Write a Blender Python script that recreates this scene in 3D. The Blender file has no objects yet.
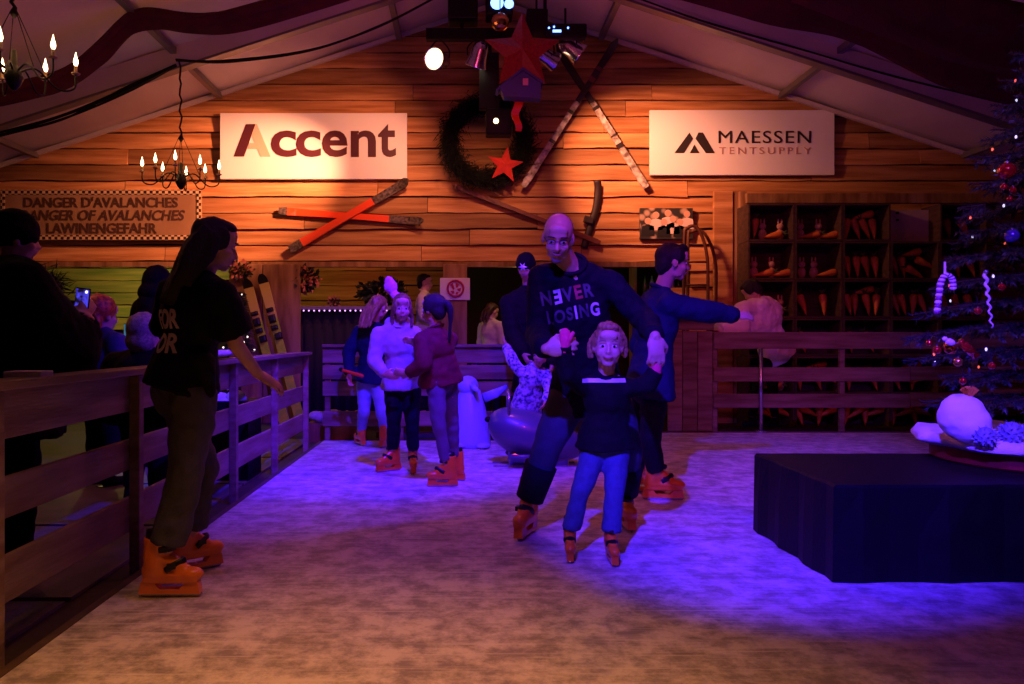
import bpy, bmesh, math, random
from mathutils import Vector, Matrix, noise, Quaternion
from mathutils.bvhtree import BVHTree
random.seed(7)
S = bpy.context.scene
COL = S.collection
V = Vector
F, CX, CY, H = 800.0, 465.0, 337.0, 1.08      # focal length (px of a 1024x684 frame), vanishing point, eye height

# ------------------------------------------------------------------ camera
cam = bpy.data.cameras.new('camera'); camo = bpy.data.objects.new('camera', cam); COL.objects.link(camo)
camo.location = (0, 0, H); camo.rotation_euler = (math.radians(90), 0, 0)
cam.sensor_width = 36; cam.lens = 36 * F / 1024
cam.shift_x = (512 - CX) / 1024; cam.shift_y = -(342 - CY) / 1024
cam.clip_start = 0.05; cam.clip_end = 100
S.camera = camo
S.view_settings.view_transform = 'Standard'; S.view_settings.look = 'None'
S.view_settings.exposure = 0.0; S.view_settings.gamma = 1.0
S.view_settings.use_curve_mapping = False
# ------------------------------------------------------------------ world + lights
w = bpy.data.worlds.new('world'); S.world = w; w.use_nodes = True
w.node_tree.nodes['Background'].inputs[0].default_value = (0.5, 0.16, 0.30, 1)
w.node_tree.nodes['Background'].inputs[1].default_value = 0.006

def spot(name, loc, target, energy, color, angle, blend=0.5, size=0.1):
    l = bpy.data.lights.new(name, 'SPOT'); l.energy = energy; l.color = color
    l.spot_size = math.radians(angle); l.spot_blend = blend; l.shadow_soft_size = size
    o = bpy.data.objects.new(name, l); COL.objects.link(o); o.location = loc
    o.rotation_euler = (V(target) - V(loc)).to_track_quat('-Z', 'Y').to_euler()
    return o
def point(name, loc, energy, color, size=0.15):
    l = bpy.data.lights.new(name, 'POINT'); l.energy = energy; l.color = color; l.shadow_soft_size = size
    o = bpy.data.objects.new(name, l); COL.objects.link(o); o.location = loc
    return o
WARM = (1.0, 0.37, 0.07); BLUE = (0.04, 0.006, 1.0); MAG = (1.0, 0.05, 0.22)
# coloured spots hanging over the ice, beside and behind the camera, with two added fills
spot('blue_spot_front', (-0.45, -0.2, 3.7), (2.0, 5.1, 0.0), 4600, (0.06, 0.014, 1.0), 30, 0.75, 0.05)
spot('blue_spot_rear', (-0.1, 3.6, 4.1), (-0.75, 7.7, 0.2), 2700, BLUE, 56, 0.8, 0.08)
spot('blue_spot_side', (2.0, 3.6, 3.9), (-1.6, 6.0, 0.4), 1100, BLUE, 44, 0.9, 0.08)
spot('blue_spot_tree', (1.2, 0.4, 3.9), (3.0, 4.2, 1.5), 900, (0.28, 0.06, 1.0), 40, 0.9, 0.08)
spot('warm_spot_front', (-0.25, 1.45, 3.9), (-0.35, 1.75, 0.0), 470, WARM, 60, 1.0, 0.15)
spot('violet_fill', (0.3, 3.0, 4.2), (-0.2, 4.9, 0.0), 75, (0.55, 0.10, 0.8), 76, 1.0, 0.15)  # added fill that turns the middle of the ice mauve
spot('magenta_spot', (0.9, 1.5, 4.1), (0.9, 8.6, 0.9), 185, MAG, 70, 0.9, 0.15)
spot('magenta_fill_right', (3.4, 4.6, 3.8), (3.5, 9.4, 1.0), 110, MAG, 34, 0.9, 0.15)  # added fill to brighten the child in the white hoodie
# stage cans on the lighting bar, thrown on the gable wall and its signs, plus a fill
PAR = (1.0, 0.335, 0.17)
spot('can_beam_a', (-0.5, 9.0, 3.85), (-3.05, 10.8, 3.05), 1750, PAR, 46, 1.0, 0.06)
spot('wall_fill', (-0.4, 9.2, 3.8), (-1.9, 10.8, 3.0), 180, PAR, 110, 1.0, 0.06)  # added wide fill on the wall, not one of the cans
spot('can_beam_b', (0.62, 9.25, 3.6), (0.1, 10.8, 2.7), 75, PAR, 85, 1.0, 0.06)
spot('can_beam_c', (1.05, 9.12, 4.00), (2.35, 10.8, 3.3), 580, PAR, 66, 0.9, 0.06)
spot('can_beam_d', (1.28, 9.12, 4.05), (4.1, 10.8, 2.9), 200, PAR, 80, 1.0, 0.06)
# added purple and warm fills on the tent roof, no lamps there
point('roof_fill', (0.35, 6.3, 3.3), 50, (0.9, 0.12, 0.26), 0.2)
point('roof_fill_left', (-3.6, 6.4, 2.6), 16, (1.0, 0.26, 0.14), 0.2)
# the bar behind the wall
point('bar_lamp_left', (-5.0, 11.6, 2.35), 80, (0.9, 0.72, 0.16), 0.1)
point('bar_lamp_mid', (-1.6, 12.0, 2.2), 6.0, (1.0, 0.2, 0.1), 0.1)
point('bar_fill_right', (0.75, 10.98, 1.95), 3.5, (1.0, 0.6, 0.25), 0.1)  # added fill point to brighten the people behind the bar

# ------------------------------------------------------------------ helpers
def P(x, y, Y): return V(((x - CX) / F * Y, Y, H - (y - CY) / F * Y))
def gy(y): return F * H / (y - CY)
def srgb(h):
    h = h.lstrip('#'); c = [int(h[i:i+2], 16) / 255 for i in (0, 2, 4)]
    return tuple(((x + .055) / 1.055) ** 2.4 if x > .04045 else x / 12.92 for x in c)
MATS = {}
def mat(name, color, rough=0.6, metal=0.0, var=0.0, vscale=8.0, bump=0.0, bscale=30.0, emit=None, estr=0.0,
        stretch=(1, 1, 1), rnd=0.0, coat=0.0, trans=0.0, color2=None, spec=0.5):
    if name in MATS: return MATS[name]
    m = bpy.data.materials.new(name); m.use_nodes = True; nt = m.node_tree; b = nt.nodes['Principled BSDF']
    if isinstance(color, str): color = srgb(color)
    if isinstance(color2, str): color2 = srgb(color2)
    b.inputs['Base Color'].default_value = (*color, 1); b.inputs['Roughness'].default_value = rough
    b.inputs['Metallic'].default_value = metal; b.inputs['Coat Weight'].default_value = coat
    b.inputs['Specular IOR Level'].default_value = spec
    b.inputs['Transmission Weight'].default_value = trans
    if emit:
        b.inputs['Emission Color'].default_value = (*emit, 1); b.inputs['Emission Strength'].default_value = estr
    L = nt.links
    if var or bump or rnd or color2:
        tc = nt.nodes.new('ShaderNodeTexCoord'); mp = nt.nodes.new('ShaderNodeMapping')
        mp.inputs['Scale'].default_value = stretch; L.new(tc.outputs['Object'], mp.inputs['Vector'])
        oi = nt.nodes.new('ShaderNodeObjectInfo')
        if rnd:
            vm = nt.nodes.new('ShaderNodeVectorMath'); vm.operation = 'MULTIPLY_ADD'
            cb = nt.nodes.new('ShaderNodeCombineXYZ')
            for i in range(3): L.new(oi.outputs['Random'], cb.inputs[i])
            L.new(cb.outputs[0], vm.inputs[0]); vm.inputs[1].default_value = (37, 53, 71)
            L.new(mp.outputs[0], vm.inputs[2]); src = vm.outputs[0]
        else: src = mp.outputs[0]
        n1 = nt.nodes.new('ShaderNodeTexNoise'); n1.inputs['Scale'].default_value = vscale; n1.inputs['Detail'].default_value = 5
        L.new(src, n1.inputs['Vector'])
        mx = nt.nodes.new('ShaderNodeMix'); mx.data_type = 'RGBA'
        c2 = color2 if color2 else tuple(c * (1 - var) for c in color)
        mx.inputs[6].default_value = (*color, 1); mx.inputs[7].default_value = (*c2, 1)
        cr = nt.nodes.new('ShaderNodeMapRange'); cr.inputs[1].default_value = .35; cr.inputs[2].default_value = .65
        L.new(n1.outputs[0], cr.inputs[0]); L.new(cr.outputs[0], mx.inputs[0]); out = mx.outputs[2]
        if rnd:
            hv = nt.nodes.new('ShaderNodeHueSaturation'); mr = nt.nodes.new('ShaderNodeMapRange')
            mr.inputs[3].default_value = 1 - rnd; mr.inputs[4].default_value = 1 + rnd * .6
            L.new(oi.outputs['Random'], mr.inputs[0]); L.new(mr.outputs[0], hv.inputs['Value']); L.new(out, hv.inputs['Color']); out = hv.outputs[0]
        L.new(out, b.inputs['Base Color'])
        if bump:
            n2 = nt.nodes.new('ShaderNodeTexNoise'); n2.inputs['Scale'].default_value = bscale; n2.inputs['Detail'].default_value = 4
            L.new(src, n2.inputs['Vector'])
            bp = nt.nodes.new('ShaderNodeBump'); bp.inputs['Strength'].default_value = bump; bp.inputs['Distance'].default_value = .01
            L.new(n2.outputs[0], bp.inputs['Height']); L.new(bp.outputs[0], b.inputs['Normal'])
    MATS[name] = m
    return m

def world_at(o):
    p = V((0, 0, 0))
    while o is not None: p += V(o.location); o = o.parent
    return p
class MB:
    """collects vertices and faces of one mesh"""
    def __init__(s): s.v = []; s.f = []
    def add(s, vs, fs):
        o = len(s.v); s.v += [V(x) for x in vs]; s.f += [tuple(i + o for i in f) for f in fs]; return s
    def box(s, c, size, M=None, taper=1.0):
        x, y, z = size[0] / 2, size[1] / 2, size[2] / 2; c = V(c)
        vs = [V((a * x * (taper if d > 0 else 1), b * y * (taper if d > 0 else 1), d * z)) for d in (-1, 1) for a, b in ((-1, -1), (1, -1), (1, 1), (-1, 1))]
        if M is not None: vs = [M @ p for p in vs]
        return s.add([c + p for p in vs], [(0, 3, 2, 1), (4, 5, 6, 7), (0, 1, 5, 4), (1, 2, 6, 5), (2, 3, 7, 6), (3, 0, 4, 7)])
    def ell(s, c, M, r, nu=14, nv=9):
        c = V(c); vs = []; fs = []
        for j in range(1, nv):
            t = math.pi * j / nv
            for i in range(nu):
                a = 2 * math.pi * i / nu
                p = V((r[0] * math.sin(t) * math.cos(a), r[1] * math.sin(t) * math.sin(a), r[2] * math.cos(t)))
                vs.append(c + (M @ p if M is not None else p))
        top = c + (M @ V((0, 0, r[2])) if M is not None else V((0, 0, r[2]))); bot = c * 2 - top
        vs += [top, bot]; n = (nv - 1) * nu
        for j in range(nv - 2):
            for i in range(nu):
                k = (i + 1) % nu; fs.append((j * nu + i, (j + 1) * nu + i, (j + 1) * nu + k, j * nu + k))
        for i in range(nu):
            k = (i + 1) % nu; fs.append((n, i, k)); fs.append((n + 1, (nv - 2) * nu + k, (nv - 2) * nu + i))
        return s.add(vs, fs)
    def tube(s, pts, rad, seg=8, caps=True, flat=None, closed=False, ref=None):
        pts = [V(p) for p in pts]; n = len(pts)
        if not hasattr(rad, '__len__'): rad = [rad] * n
        up = V(ref) if ref is not None else None; vs = []; fs = []
        pu = None
        for i, p in enumerate(pts):
            a = pts[(i - 1) % n] if closed else pts[max(i - 1, 0)]; b = pts[(i + 1) % n] if closed else pts[min(i + 1, n - 1)]
            d = (b - a); d = d.normalized() if d.length > 1e-9 else V((0, 0, 1))
            if pu is None:
                u = up if up is not None else (V((0, 0, 1)) if abs(d.z) < .9 else V((1, 0, 0)))
            else: u = pu
            u = u - d * u.dot(d)
            if u.length < 1e-6: u = d.orthogonal()
            u.normalize(); pu = u; q = d.cross(u)
            r = rad[i]
            ra, rb = (r if hasattr(r, '__len__') else (r, r))
            for k in range(seg):
                t = 2 * math.pi * k / seg
                vs.append(p + u * (math.cos(t) * ra) + q * (math.sin(t) * rb))
        m = n if closed else n - 1
        for i in range(m):
            j = (i + 1) % n
            for k in range(seg):
                l = (k + 1) % seg; fs.append((i * seg + k, i * seg + l, j * seg + l, j * seg + k))
        if caps and not closed:
            fs.append(tuple(range(seg))[::-1]); fs.append(tuple(range((n - 1) * seg, n * seg)))
        return s.add(vs, fs)
    def cap(s, a, b, ra, rb, seg=12, fa=False, fb=False, ref=None, el=(1, 1)):
        """tapered capsule; fa / fb = flat ends"""
        a = V(a); b = V(b); d = (b - a)
        if d.length < 1e-6: return s.ell(a, None, (ra, ra, ra))
        d.normalize(); pts = []; rs = []
        if not fa:
            for t in (80, 55, 28): pts.append(a - d * ra * math.sin(math.radians(t))); rs.append(ra * math.cos(math.radians(t)))
        pts += [a, a.lerp(b, .5), b]; rs += [ra, (ra + rb) / 2, rb]
        if not fb:
            for t in (28, 55, 80): pts.append(b + d * rb * math.sin(math.radians(t))); rs.append(rb * math.cos(math.radians(t)))
        return s.tube(pts, [(r * el[0], r * el[1]) for r in rs], seg, ref=ref)
    def lathe(s, prof, seg=16, c=(0, 0, 0), M=None):
        c = V(c); vs = []; fs = []
        for r, z in prof:
            for k in range(seg):
                t = 2 * math.pi * k / seg; p = V((r * math.cos(t), r * math.sin(t), z)); vs.append(c + (M @ p if M is not None else p))
        for i in range(len(prof) - 1):
            for k in range(seg):
                l = (k + 1) % seg; fs.append((i * seg + k, i * seg + l, (i + 1) * seg + l, (i + 1) * seg + k))
        if prof[0][0] > 1e-4: fs.append(tuple(range(seg))[::-1])
        if prof[-1][0] > 1e-4: fs.append(tuple(range((len(prof) - 1) * seg, len(prof) * seg)))
        return s.add(vs, fs)
    def prism(s, poly, d):
        """poly: list of 3-D points (planar), d: extrusion vector"""
        n = len(poly); d = V(d); vs = [V(p) for p in poly] + [V(p) + d for p in poly]
        return s.add(vs, [tuple(range(n))[::-1], tuple(range(n, 2 * n))] + [(i, (i + 1) % n, n + (i + 1) % n, n + i) for i in range(n)])
    def mesh(s, name, smooth=False, off=None):
        me = bpy.data.meshes.new(name)
        me.from_pydata([tuple(p - off) if off is not None else tuple(p) for p in s.v], [], s.f)
        bm = bmesh.new(); bm.from_mesh(me); bmesh.ops.recalc_face_normals(bm, faces=bm.faces); bm.to_mesh(me); bm.free()
        if smooth: me.polygons.foreach_set('use_smooth', [True] * len(me.polygons))
        me.update(); return me
    def build(s, name, m, parent=None, smooth=False, origin=None, bevel=0.0):
        """origin: world point that becomes the object's origin (a child of an Empty uses the Empty's location)"""
        off = V(origin) if origin is not None else (world_at(parent) if parent is not None else None)
        me = s.mesh(name, smooth, off)
        return obj(name, me, m, parent, V(origin) if (origin is not None and parent is None) else None, bevel)
def obj(name, me, m, parent=None, loc=None, bevel=0.0):
    o = bpy.data.objects.new(name, me); COL.objects.link(o)
    if m is not None:
        me.materials.clear(); me.materials.append(m)
    if parent is not None: o.parent = parent
    if loc is not None: o.location = loc
    if bevel:
        b = o.modifiers.new('bevel', 'BEVEL'); b.width = bevel; b.segments = 2; b.limit_method = 'ANGLE'
    return o
def tag(o, label=None, cat=None, group=None, kind=None):
    if label: o['label'] = label
    if cat: o['category'] = cat
    if group: o['group'] = group
    if kind: o['kind'] = kind
    return o
def thing(name, loc, label=None, cat=None, group=None, kind=None):
    o = bpy.data.objects.new(name, None); COL.objects.link(o); o.location = loc; o.empty_display_size = .1
    return tag(o, label, cat, group, kind)
def copy_of(src, parent=None, loc=None, rot=None):
    c = src.copy(); COL.objects.link(c)
    if parent is not None: c.parent = parent
    if loc is not None: c.location = loc
    if rot is not None: c.rotation_euler = rot
    return c
def frame(fwd, up=(0, 0, 1)):
    """3x3 whose columns are right, forward, up"""
    f = V(fwd).normalized(); u = V(up); u = (u - f * u.dot(f)).normalized(); r = f.cross(u)
    return Matrix((r, f, u)).transposed()
def catmull(pts, n=6):
    pts = [V(p) for p in pts]; out = []
    for i in range(len(pts) - 1):
        p0 = pts[max(i - 1, 0)]; p1 = pts[i]; p2 = pts[i + 1]; p3 = pts[min(i + 2, len(pts) - 1)]
        for k in range(n):
            t = k / n
            out.append(.5 * ((2 * p1) + (p2 - p0) * t + (2 * p0 - 5 * p1 + 4 * p2 - p3) * t * t + (3 * p1 - p0 - 3 * p2 + p3) * t ** 3))
    return out + [pts[-1]]

def letters(body, bold=0.0, extrude=0.0, shear=0.0, space=1.0):
    """list of (verts, faces) per letter from Blender's own font, x along the text, y up"""
    cu = bpy.data.curves.new('t', 'FONT'); cu.body = body; cu.size = 1; cu.offset = bold; cu.extrude = extrude
    cu.shear = shear; cu.space_character = space; cu.resolution_u = 4
    o = bpy.data.objects.new('t', cu); COL.objects.link(o)
    dg = bpy.context.evaluated_depsgraph_get(); me = bpy.data.meshes.new_from_object(o.evaluated_get(dg))
    n = len(me.vertices); par = list(range(n))
    def find(a):
        while par[a] != a: par[a] = par[par[a]]; a = par[a]
        return a
    for e in me.edges:
        a, b = find(e.vertices[0]), find(e.vertices[1])
        if a != b: par[a] = b
    isl = {}
    for i in range(n): isl.setdefault(find(i), []).append(i)
    grp = []
    for ids in sorted(isl.values(), key=lambda g: min(me.vertices[i].co.x for i in g)):
        x0 = min(me.vertices[i].co.x for i in ids); x1 = max(me.vertices[i].co.x for i in ids)
        if grp and min(x1, grp[-1][1]) - max(x0, grp[-1][0]) > .5 * min(x1 - x0, grp[-1][1] - grp[-1][0]):
            g = grp[-1]; g[2] += ids; g[0] = min(g[0], x0); g[1] = max(g[1], x1)
        else: grp.append([x0, x1, list(ids)])
    out = []
    for x0, x1, ids in grp:
        mp = {k: i for i, k in enumerate(ids)}
        out.append(([V(me.vertices[i].co) for i in ids], [tuple(mp[i] for i in p.vertices) for p in me.polygons if p.vertices[0] in mp]))
    bpy.data.objects.remove(o); bpy.data.curves.remove(cu); bpy.data.meshes.remove(me)
    return out
def put_text(body, parent, m, x0, x1, z0, z1, Y, name='letter', joined=False, **kw):
    """text filling the rectangle x0..x1, z0..z1 on the plane y = Y (world), facing -Y"""
    ls = letters(body, extrude=.004, **kw)
    a0 = min(v.x for l in ls for v in l[0]); a1 = max(v.x for l in ls for v in l[0])
    b0 = min(v.y for l in ls for v in l[0]); b1 = max(v.y for l in ls for v in l[0])
    sx = (x1 - x0) / (a1 - a0); sz = (z1 - z0) / (b1 - b0); allm = MB(); res = []
    for vs, fs in ls:
        mb = allm if joined else MB()
        mb.add([V((x0 + (v.x - a0) * sx, Y - v.z, z0 + (v.y - b0) * sz)) for v in vs], fs)
        if not joined: res.append(mb.build(name, m, parent))
    if joined: res.append(allm.build(name, m, parent))
    return res

# ------------------------------------------------------------------ materials
WOOD = mat('pine_plank', '#c9935e', .62, var=0, vscale=2.2, bump=.35, bscale=14, stretch=(.5, 3, 7), rnd=.45, color2='#9c6638', spec=.25)
WOOD_D = mat('old_board', '#a9805a', .7, vscale=3, bump=.3, bscale=12, stretch=(3, 3, .5), rnd=.2, color2='#7a5433', spec=.2)
RAIL = mat('rail_board', '#97826d', .65, vscale=3, bump=.35, bscale=16, stretch=(3, .6, 6), rnd=.18, color2='#7a6049', spec=.25)
RAILX = mat('rail_board_cross', '#8f7c69', .65, vscale=3, bump=.35, bscale=16, stretch=(.6, 3, 6), rnd=.18, color2='#6c5641', spec=.25)
BARK = mat('bark_edge', '#3a2210', .9, var=.5, bump=.5)
DARKF = mat('dark_ground', '#3a2a22', .75, var=.5, vscale=3, bump=.3, bscale=20)
PVC = mat('tent_fabric', '#cdbfb8', .5, var=.12, vscale=2, bump=.12, bscale=5, stretch=(1, .4, 1), spec=.3)
ALU = mat('aluminium', '#7d7878', .45, metal=.5, var=.1, bump=.05)
REDCLOTH = mat('red_drape', '#50080e', .85, var=.35, vscale=6, bump=.3, bscale=10, stretch=(1, 1, 1))
BLACK = mat('black_plastic', '#050506', .55, spec=.2)
BLACKCLOTH = mat('black_cloth', '#0a080d', .6, var=.3, vscale=12, bump=.2, bscale=60, spec=.25)
STEEL = mat('steel', '#b8b8bc', .25, metal=.9)
WHITE = mat('sign_white', '#ece6de', .5, var=.04, vscale=1.2, bump=.03, bscale=4)
IRON = mat('wrought_iron', '#1a120d', .5, metal=.5, bump=.3, bscale=60)

# ice: rough white with scratches
def ice_mat():
    m = bpy.data.materials.new('ice'); m.use_nodes = True; nt = m.node_tree; b = nt.nodes['Principled BSDF']; L = nt.links
    tc = nt.nodes.new('ShaderNodeTexCoord')
    n1 = nt.nodes.new('ShaderNodeTexNoise'); n1.inputs['Scale'].default_value = 4.5; n1.inputs['Detail'].default_value = 12; n1.inputs['Roughness'].default_value = .78
    L.new(tc.outputs['Object'], n1.inputs['Vector'])
    cr = nt.nodes.new('ShaderNodeValToRGB'); e = cr.color_ramp.elements
    e[0].position = .42; e[0].color = (.30, .28, .29, 1); e[1].position = .58; e[1].color = (.72, .69, .70, 1)
    n0 = nt.nodes.new('ShaderNodeTexNoise'); n0.inputs['Scale'].default_value = 9; n0.inputs['Detail'].default_value = 8; n0.inputs['Roughness'].default_value = .7; L.new(tc.outputs['Object'], n0.inputs['Vector'])
    mm = nt.nodes.new('ShaderNodeMix'); mm.data_type = 'FLOAT'; mm.inputs[0].default_value = .38; L.new(n1.outputs[0], mm.inputs[2]); L.new(n0.outputs[0], mm.inputs[3])
    L.new(mm.outputs[0], cr.inputs[0])
    hs = []
    for ang, sc, st in ((.6, 1.2, (1, 30, 1)), (-.8, 1.0, (1, 34, 1)), (1.3, .9, (1, 36, 1)), (2.2, 1.1, (1, 32, 1))):
        mp = nt.nodes.new('ShaderNodeMapping'); mp.inputs['Rotation'].default_value = (0, 0, ang); mp.inputs['Scale'].default_value = st
        L.new(tc.outputs['Object'], mp.inputs['Vector'])
        n = nt.nodes.new('ShaderNodeTexNoise'); n.inputs['Scale'].default_value = sc; n.inputs['Detail'].default_value = 3; n.inputs['Distortion'].default_value = .6
        L.new(mp.outputs[0], n.inputs['Vector'])
        mr = nt.nodes.new('ShaderNodeMapRange'); mr.inputs[1].default_value = .62; mr.inputs[2].default_value = .72; L.new(n.outputs[0], mr.inputs[0]); hs.append(mr.outputs[0])
    acc = hs[0]
    for h in hs[1:]:
        a = nt.nodes.new('ShaderNodeMath'); a.operation = 'MAXIMUM'; L.new(acc, a.inputs[0]); L.new(h, a.inputs[1]); acc = a.outputs[0]
    n3 = nt.nodes.new('ShaderNodeTexNoise'); n3.inputs['Scale'].default_value = 22; n3.inputs['Detail'].default_value = 6; L.new(tc.outputs['Object'], n3.inputs['Vector'])
    ad = nt.nodes.new('ShaderNodeMath'); ad.operation = 'MULTIPLY_ADD'; L.new(acc, ad.inputs[0]); ad.inputs[1].default_value = .45; L.new(n3.outputs[0], ad.inputs[2])
    mx = nt.nodes.new('ShaderNodeMix'); mx.data_type = 'RGBA'; mx.inputs[7].default_value = (.80, .78, .80, 1)
    ml = nt.nodes.new('ShaderNodeMath'); ml.operation = 'MULTIPLY'; L.new(acc, ml.inputs[0]); ml.inputs[1].default_value = .6
    L.new(ml.outputs[0], mx.inputs[0]); L.new(cr.outputs[0], mx.inputs[6]); L.new(mx.outputs[2], b.inputs['Base Color'])
    bp = nt.nodes.new('ShaderNodeBump'); bp.inputs['Strength'].default_value = .5; bp.inputs['Distance'].default_value = .006
    L.new(ad.outputs[0], bp.inputs['Height']); L.new(bp.outputs[0], b.inputs['Normal'])
    rr = nt.nodes.new('ShaderNodeMapRange'); rr.inputs[3].default_value = .30; rr.inputs[4].default_value = .62; L.new(n1.outputs[0], rr.inputs[0]); L.new(rr.outputs[0], b.inputs['Roughness'])
    b.inputs['Specular IOR Level'].default_value = .35
    return m
ICE = ice_mat()

# ------------------------------------------------------------------ ground, ice, walls, roof
YW = 10.8
AP_X, AP_Z, SL = .47, 5.59, .325
def roof_z(x): return AP_Z - SL * abs(x - AP_X)
g = MB(); g.box((0.5, 6, -.16), (18, 18, .2)).build('floor', DARKF); tag(bpy.data.objects['floor'], kind='structure')
EX = -1.47
ice = [(EX, -2.5), (7.4, -2.5), (7.4, 9.02), (.95, 9.02), (.95, 8.34), (EX, 8.34)]
o = MB().prism([(x, y, -.055) for x, y in ice], (0, 0, .055)).build('floor_ice', ICE); tag(o, kind='structure')
TRIM = mat('ice_border', '#5d4a40', .7, var=.4)
o = MB().box((EX - .02, 2.9, -.034), (.036, 10.8, .072)).build('trim_1', TRIM); tag(o, kind='structure')
o = MB().box((3.2, 9.045, -.03), (8.4, .045, .08)).build('trim_2', TRIM); tag(o, kind='structure')
# dark mats behind the left fence
for i in range(6):
    o = MB().box((-2.5, 1.4 + i * 1.35, -.051), (1.6, 1.3, .016)).build('floor_mat', mat('grey_mat', '#77707a', .6, var=.35, vscale=5, bump=.3, bscale=60)); tag(o, kind='structure')

def plank_mesh(L, h, t, seed, wav=.014, tilt=.012):
    """lap board along x with a waney lower edge, standing proud towards -y"""
    rs = random.Random(seed); n = max(4, int(L / .13)); mb = MB(); vs = []; fs = []
    for i in range(n + 1):
        x = L * i / n - L / 2
        wv = noise.noise(V((x * 1.7, seed * 3.1, 0))) * wav * 1.6 + noise.noise(V((x * 6, seed * 1.3, 5))) * wav * .5
        wt = noise.noise(V((x * 1.1, seed * 2.7, 9))) * wav * .5
        zb = .005 + wv; zt = h - .012 + wt
        vs += [V((x, -t - tilt, zb)), V((x, -t * .45, zt)), V((x, .0, zt)), V((x, .0, zb))]
    for i in range(n):
        a = i * 4; b = a + 4
        for k in range(4): fs.append((a + k, a + (k + 1) % 4, b + (k + 1) % 4, b + k))
    fs += [(0, 1, 2, 3), (n * 4 + 3, n * 4 + 2, n * 4 + 1, n * 4)]
    mb.add(vs, fs); return mb.mesh('plank')
def plank_rows(parent, Y, z0, z1, step, xr, seed, m):
    rs = random.Random(seed); z = z0; k = seed * 100
    off = V(parent.location)
    while z < z1:
        x, xe = xr(z)
        x -= rs.uniform(0, .6)
        while x < xe:
            L = rs.uniform(2.0, 4.4)
            if x + L > xe - .5: L = xe - x + .02
            k += 1; me = plank_mesh(L - .008, step + .006, rs.uniform(.02, .045), k)
            o = obj('plank', me, m, parent, V((x + L / 2, Y, z)) - off); x += L
        z += step
wall = MB().prism([(-7.4, YW, 2.08), (8.4, YW, 2.08), (8.4, YW, roof_z(8.4) + .1), (AP_X, YW, AP_Z + .1), (-7.4, YW, roof_z(-7.4) + .1)], (0, .06, 0)).build('wall_back', mat('wall_backing', '#2a1a10', .9))
tag(wall, kind='structure')
STEP = .2165
def xr_up(z):
    d = (AP_Z + .08 - z) / SL
    return max(-7.2, AP_X - d), min(8.2, AP_X + d)
plank_rows(wall, YW, 2.10, 5.5, STEP, xr_up, 3, WOOD)
wr = MB().box((5.63, YW + .03, 1.03), (5.2, .06, 2.09)).build('wall_back_right', mat('wall_backing', '#2a1a10')); tag(wr, kind='structure')
plank_rows(wr, YW, .02, 2.05, STEP, lambda z: (3.05, 8.2), 9, WOOD)
# beam along the lower edge of the gable wall
o = MB().box((-2.2, YW - .03, 2.055), (10.4, .10, .07)).build('trim_3', WOOD_D); tag(o, kind='structure')
# side walls of the tent and the room behind the bar
SIDE = mat('tent_side', '#5a4148', .8, var=.3, vscale=1.5)
for nm, x in (('wall_left', -7.45), ('wall_right', 8.45)):
    o = MB().box((x, 5, 1.9), (.08, 14, 4.0)).build(nm, SIDE); tag(o, kind='structure')
bar = MB().box((0.5, 13.1, 1.5), (17, .06, 3.2)).build('wall_bar', mat('wall_backing', '#2a1a10')); tag(bar, kind='structure')
WOODG = mat('green_lit_plank', '#a58d55', .6, vscale=2.2, bump=.3, bscale=14, stretch=(.5, 3, 7), rnd=.45, color2='#6f7440', spec=.3)  # plank colour carries the green-yellow light of the bar
plank_rows(bar, 13.06, 1.2, 2.7, .2, lambda z: (-7.2, -3.0), 21, WOODG)
plank_rows(bar, 13.06, 1.2, 2.7, .24, lambda z: (-2.98, -.2), 22, WOOD)
o = MB().box((0.5, 12, 2.78), (17, 2.3, .05)).build('ceiling_bar', mat('wall_backing', '#2a1a10')); tag(o, kind='structure')

# roof: two fabric slopes with rafter, purlins
roof = thing('ceiling', (AP_X, 5, 0), kind='structure')
for sd in (-1, 1):
    mb = MB(); nx, ny = 16, 26; vs = []; fs = []
    for j in range(ny + 1):
        for i in range(nx + 1):
            x = AP_X + sd * 8.2 * i / nx; y = -1.5 + 12.4 * j / ny
            sag = -.05 * abs(math.sin(math.pi * (i / nx) * 8.2 / 2.05)) * (1 if y < 10.6 else .2)
            vs.append(V((x, y, roof_z(x) + .02 + sag)))
    for j in range(ny):
        for i in range(nx):
            a = j * (nx + 1) + i; fs.append((a, a + 1, a + nx + 2, a + nx + 1))
    mb.add(vs, fs); o = mb.build('roof_fabric', PVC, roof, True)
    sm = o.modifiers.new('thick', 'SOLIDIFY'); sm.thickness = .01
def along_roof(y0, y1, depth, x0, x1, name, m, parent, dz=0):
    poly = [(x0, y0, roof_z(x0) + dz), (x1, y0, roof_z(x1) + dz), (x1, y0, roof_z(x1) + dz - depth), (x0, y0, roof_z(x0) + dz - depth)]
    return MB().prism(poly, (0, y1 - y0, 0)).build(name, m, parent)
for sd in (-1, 1):
    a, b = sorted((AP_X, AP_X + sd * 8.1))
    for Yr in (4.0, 9.0):
        along_roof(Yr, Yr + .12, .25, a, b, 'rafter', PVC if Yr > 5 else ALU, roof, -.02)
        along_roof(Yr - .006, Yr + .126, .028, a, b, 'rafter_flange', ALU, roof, -.262)
    along_roof(10.66, 10.72, .05, a, b, 'gable_rafter', PVC, roof, -.02)
    for xx in (1.35, 3.75, 6.2):
        x = AP_X + sd * xx
        MB().box((x, 5.0, roof_z(x) - .07), (.07, 11.4, .07)).build('purlin', ALU, roof)
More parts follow.
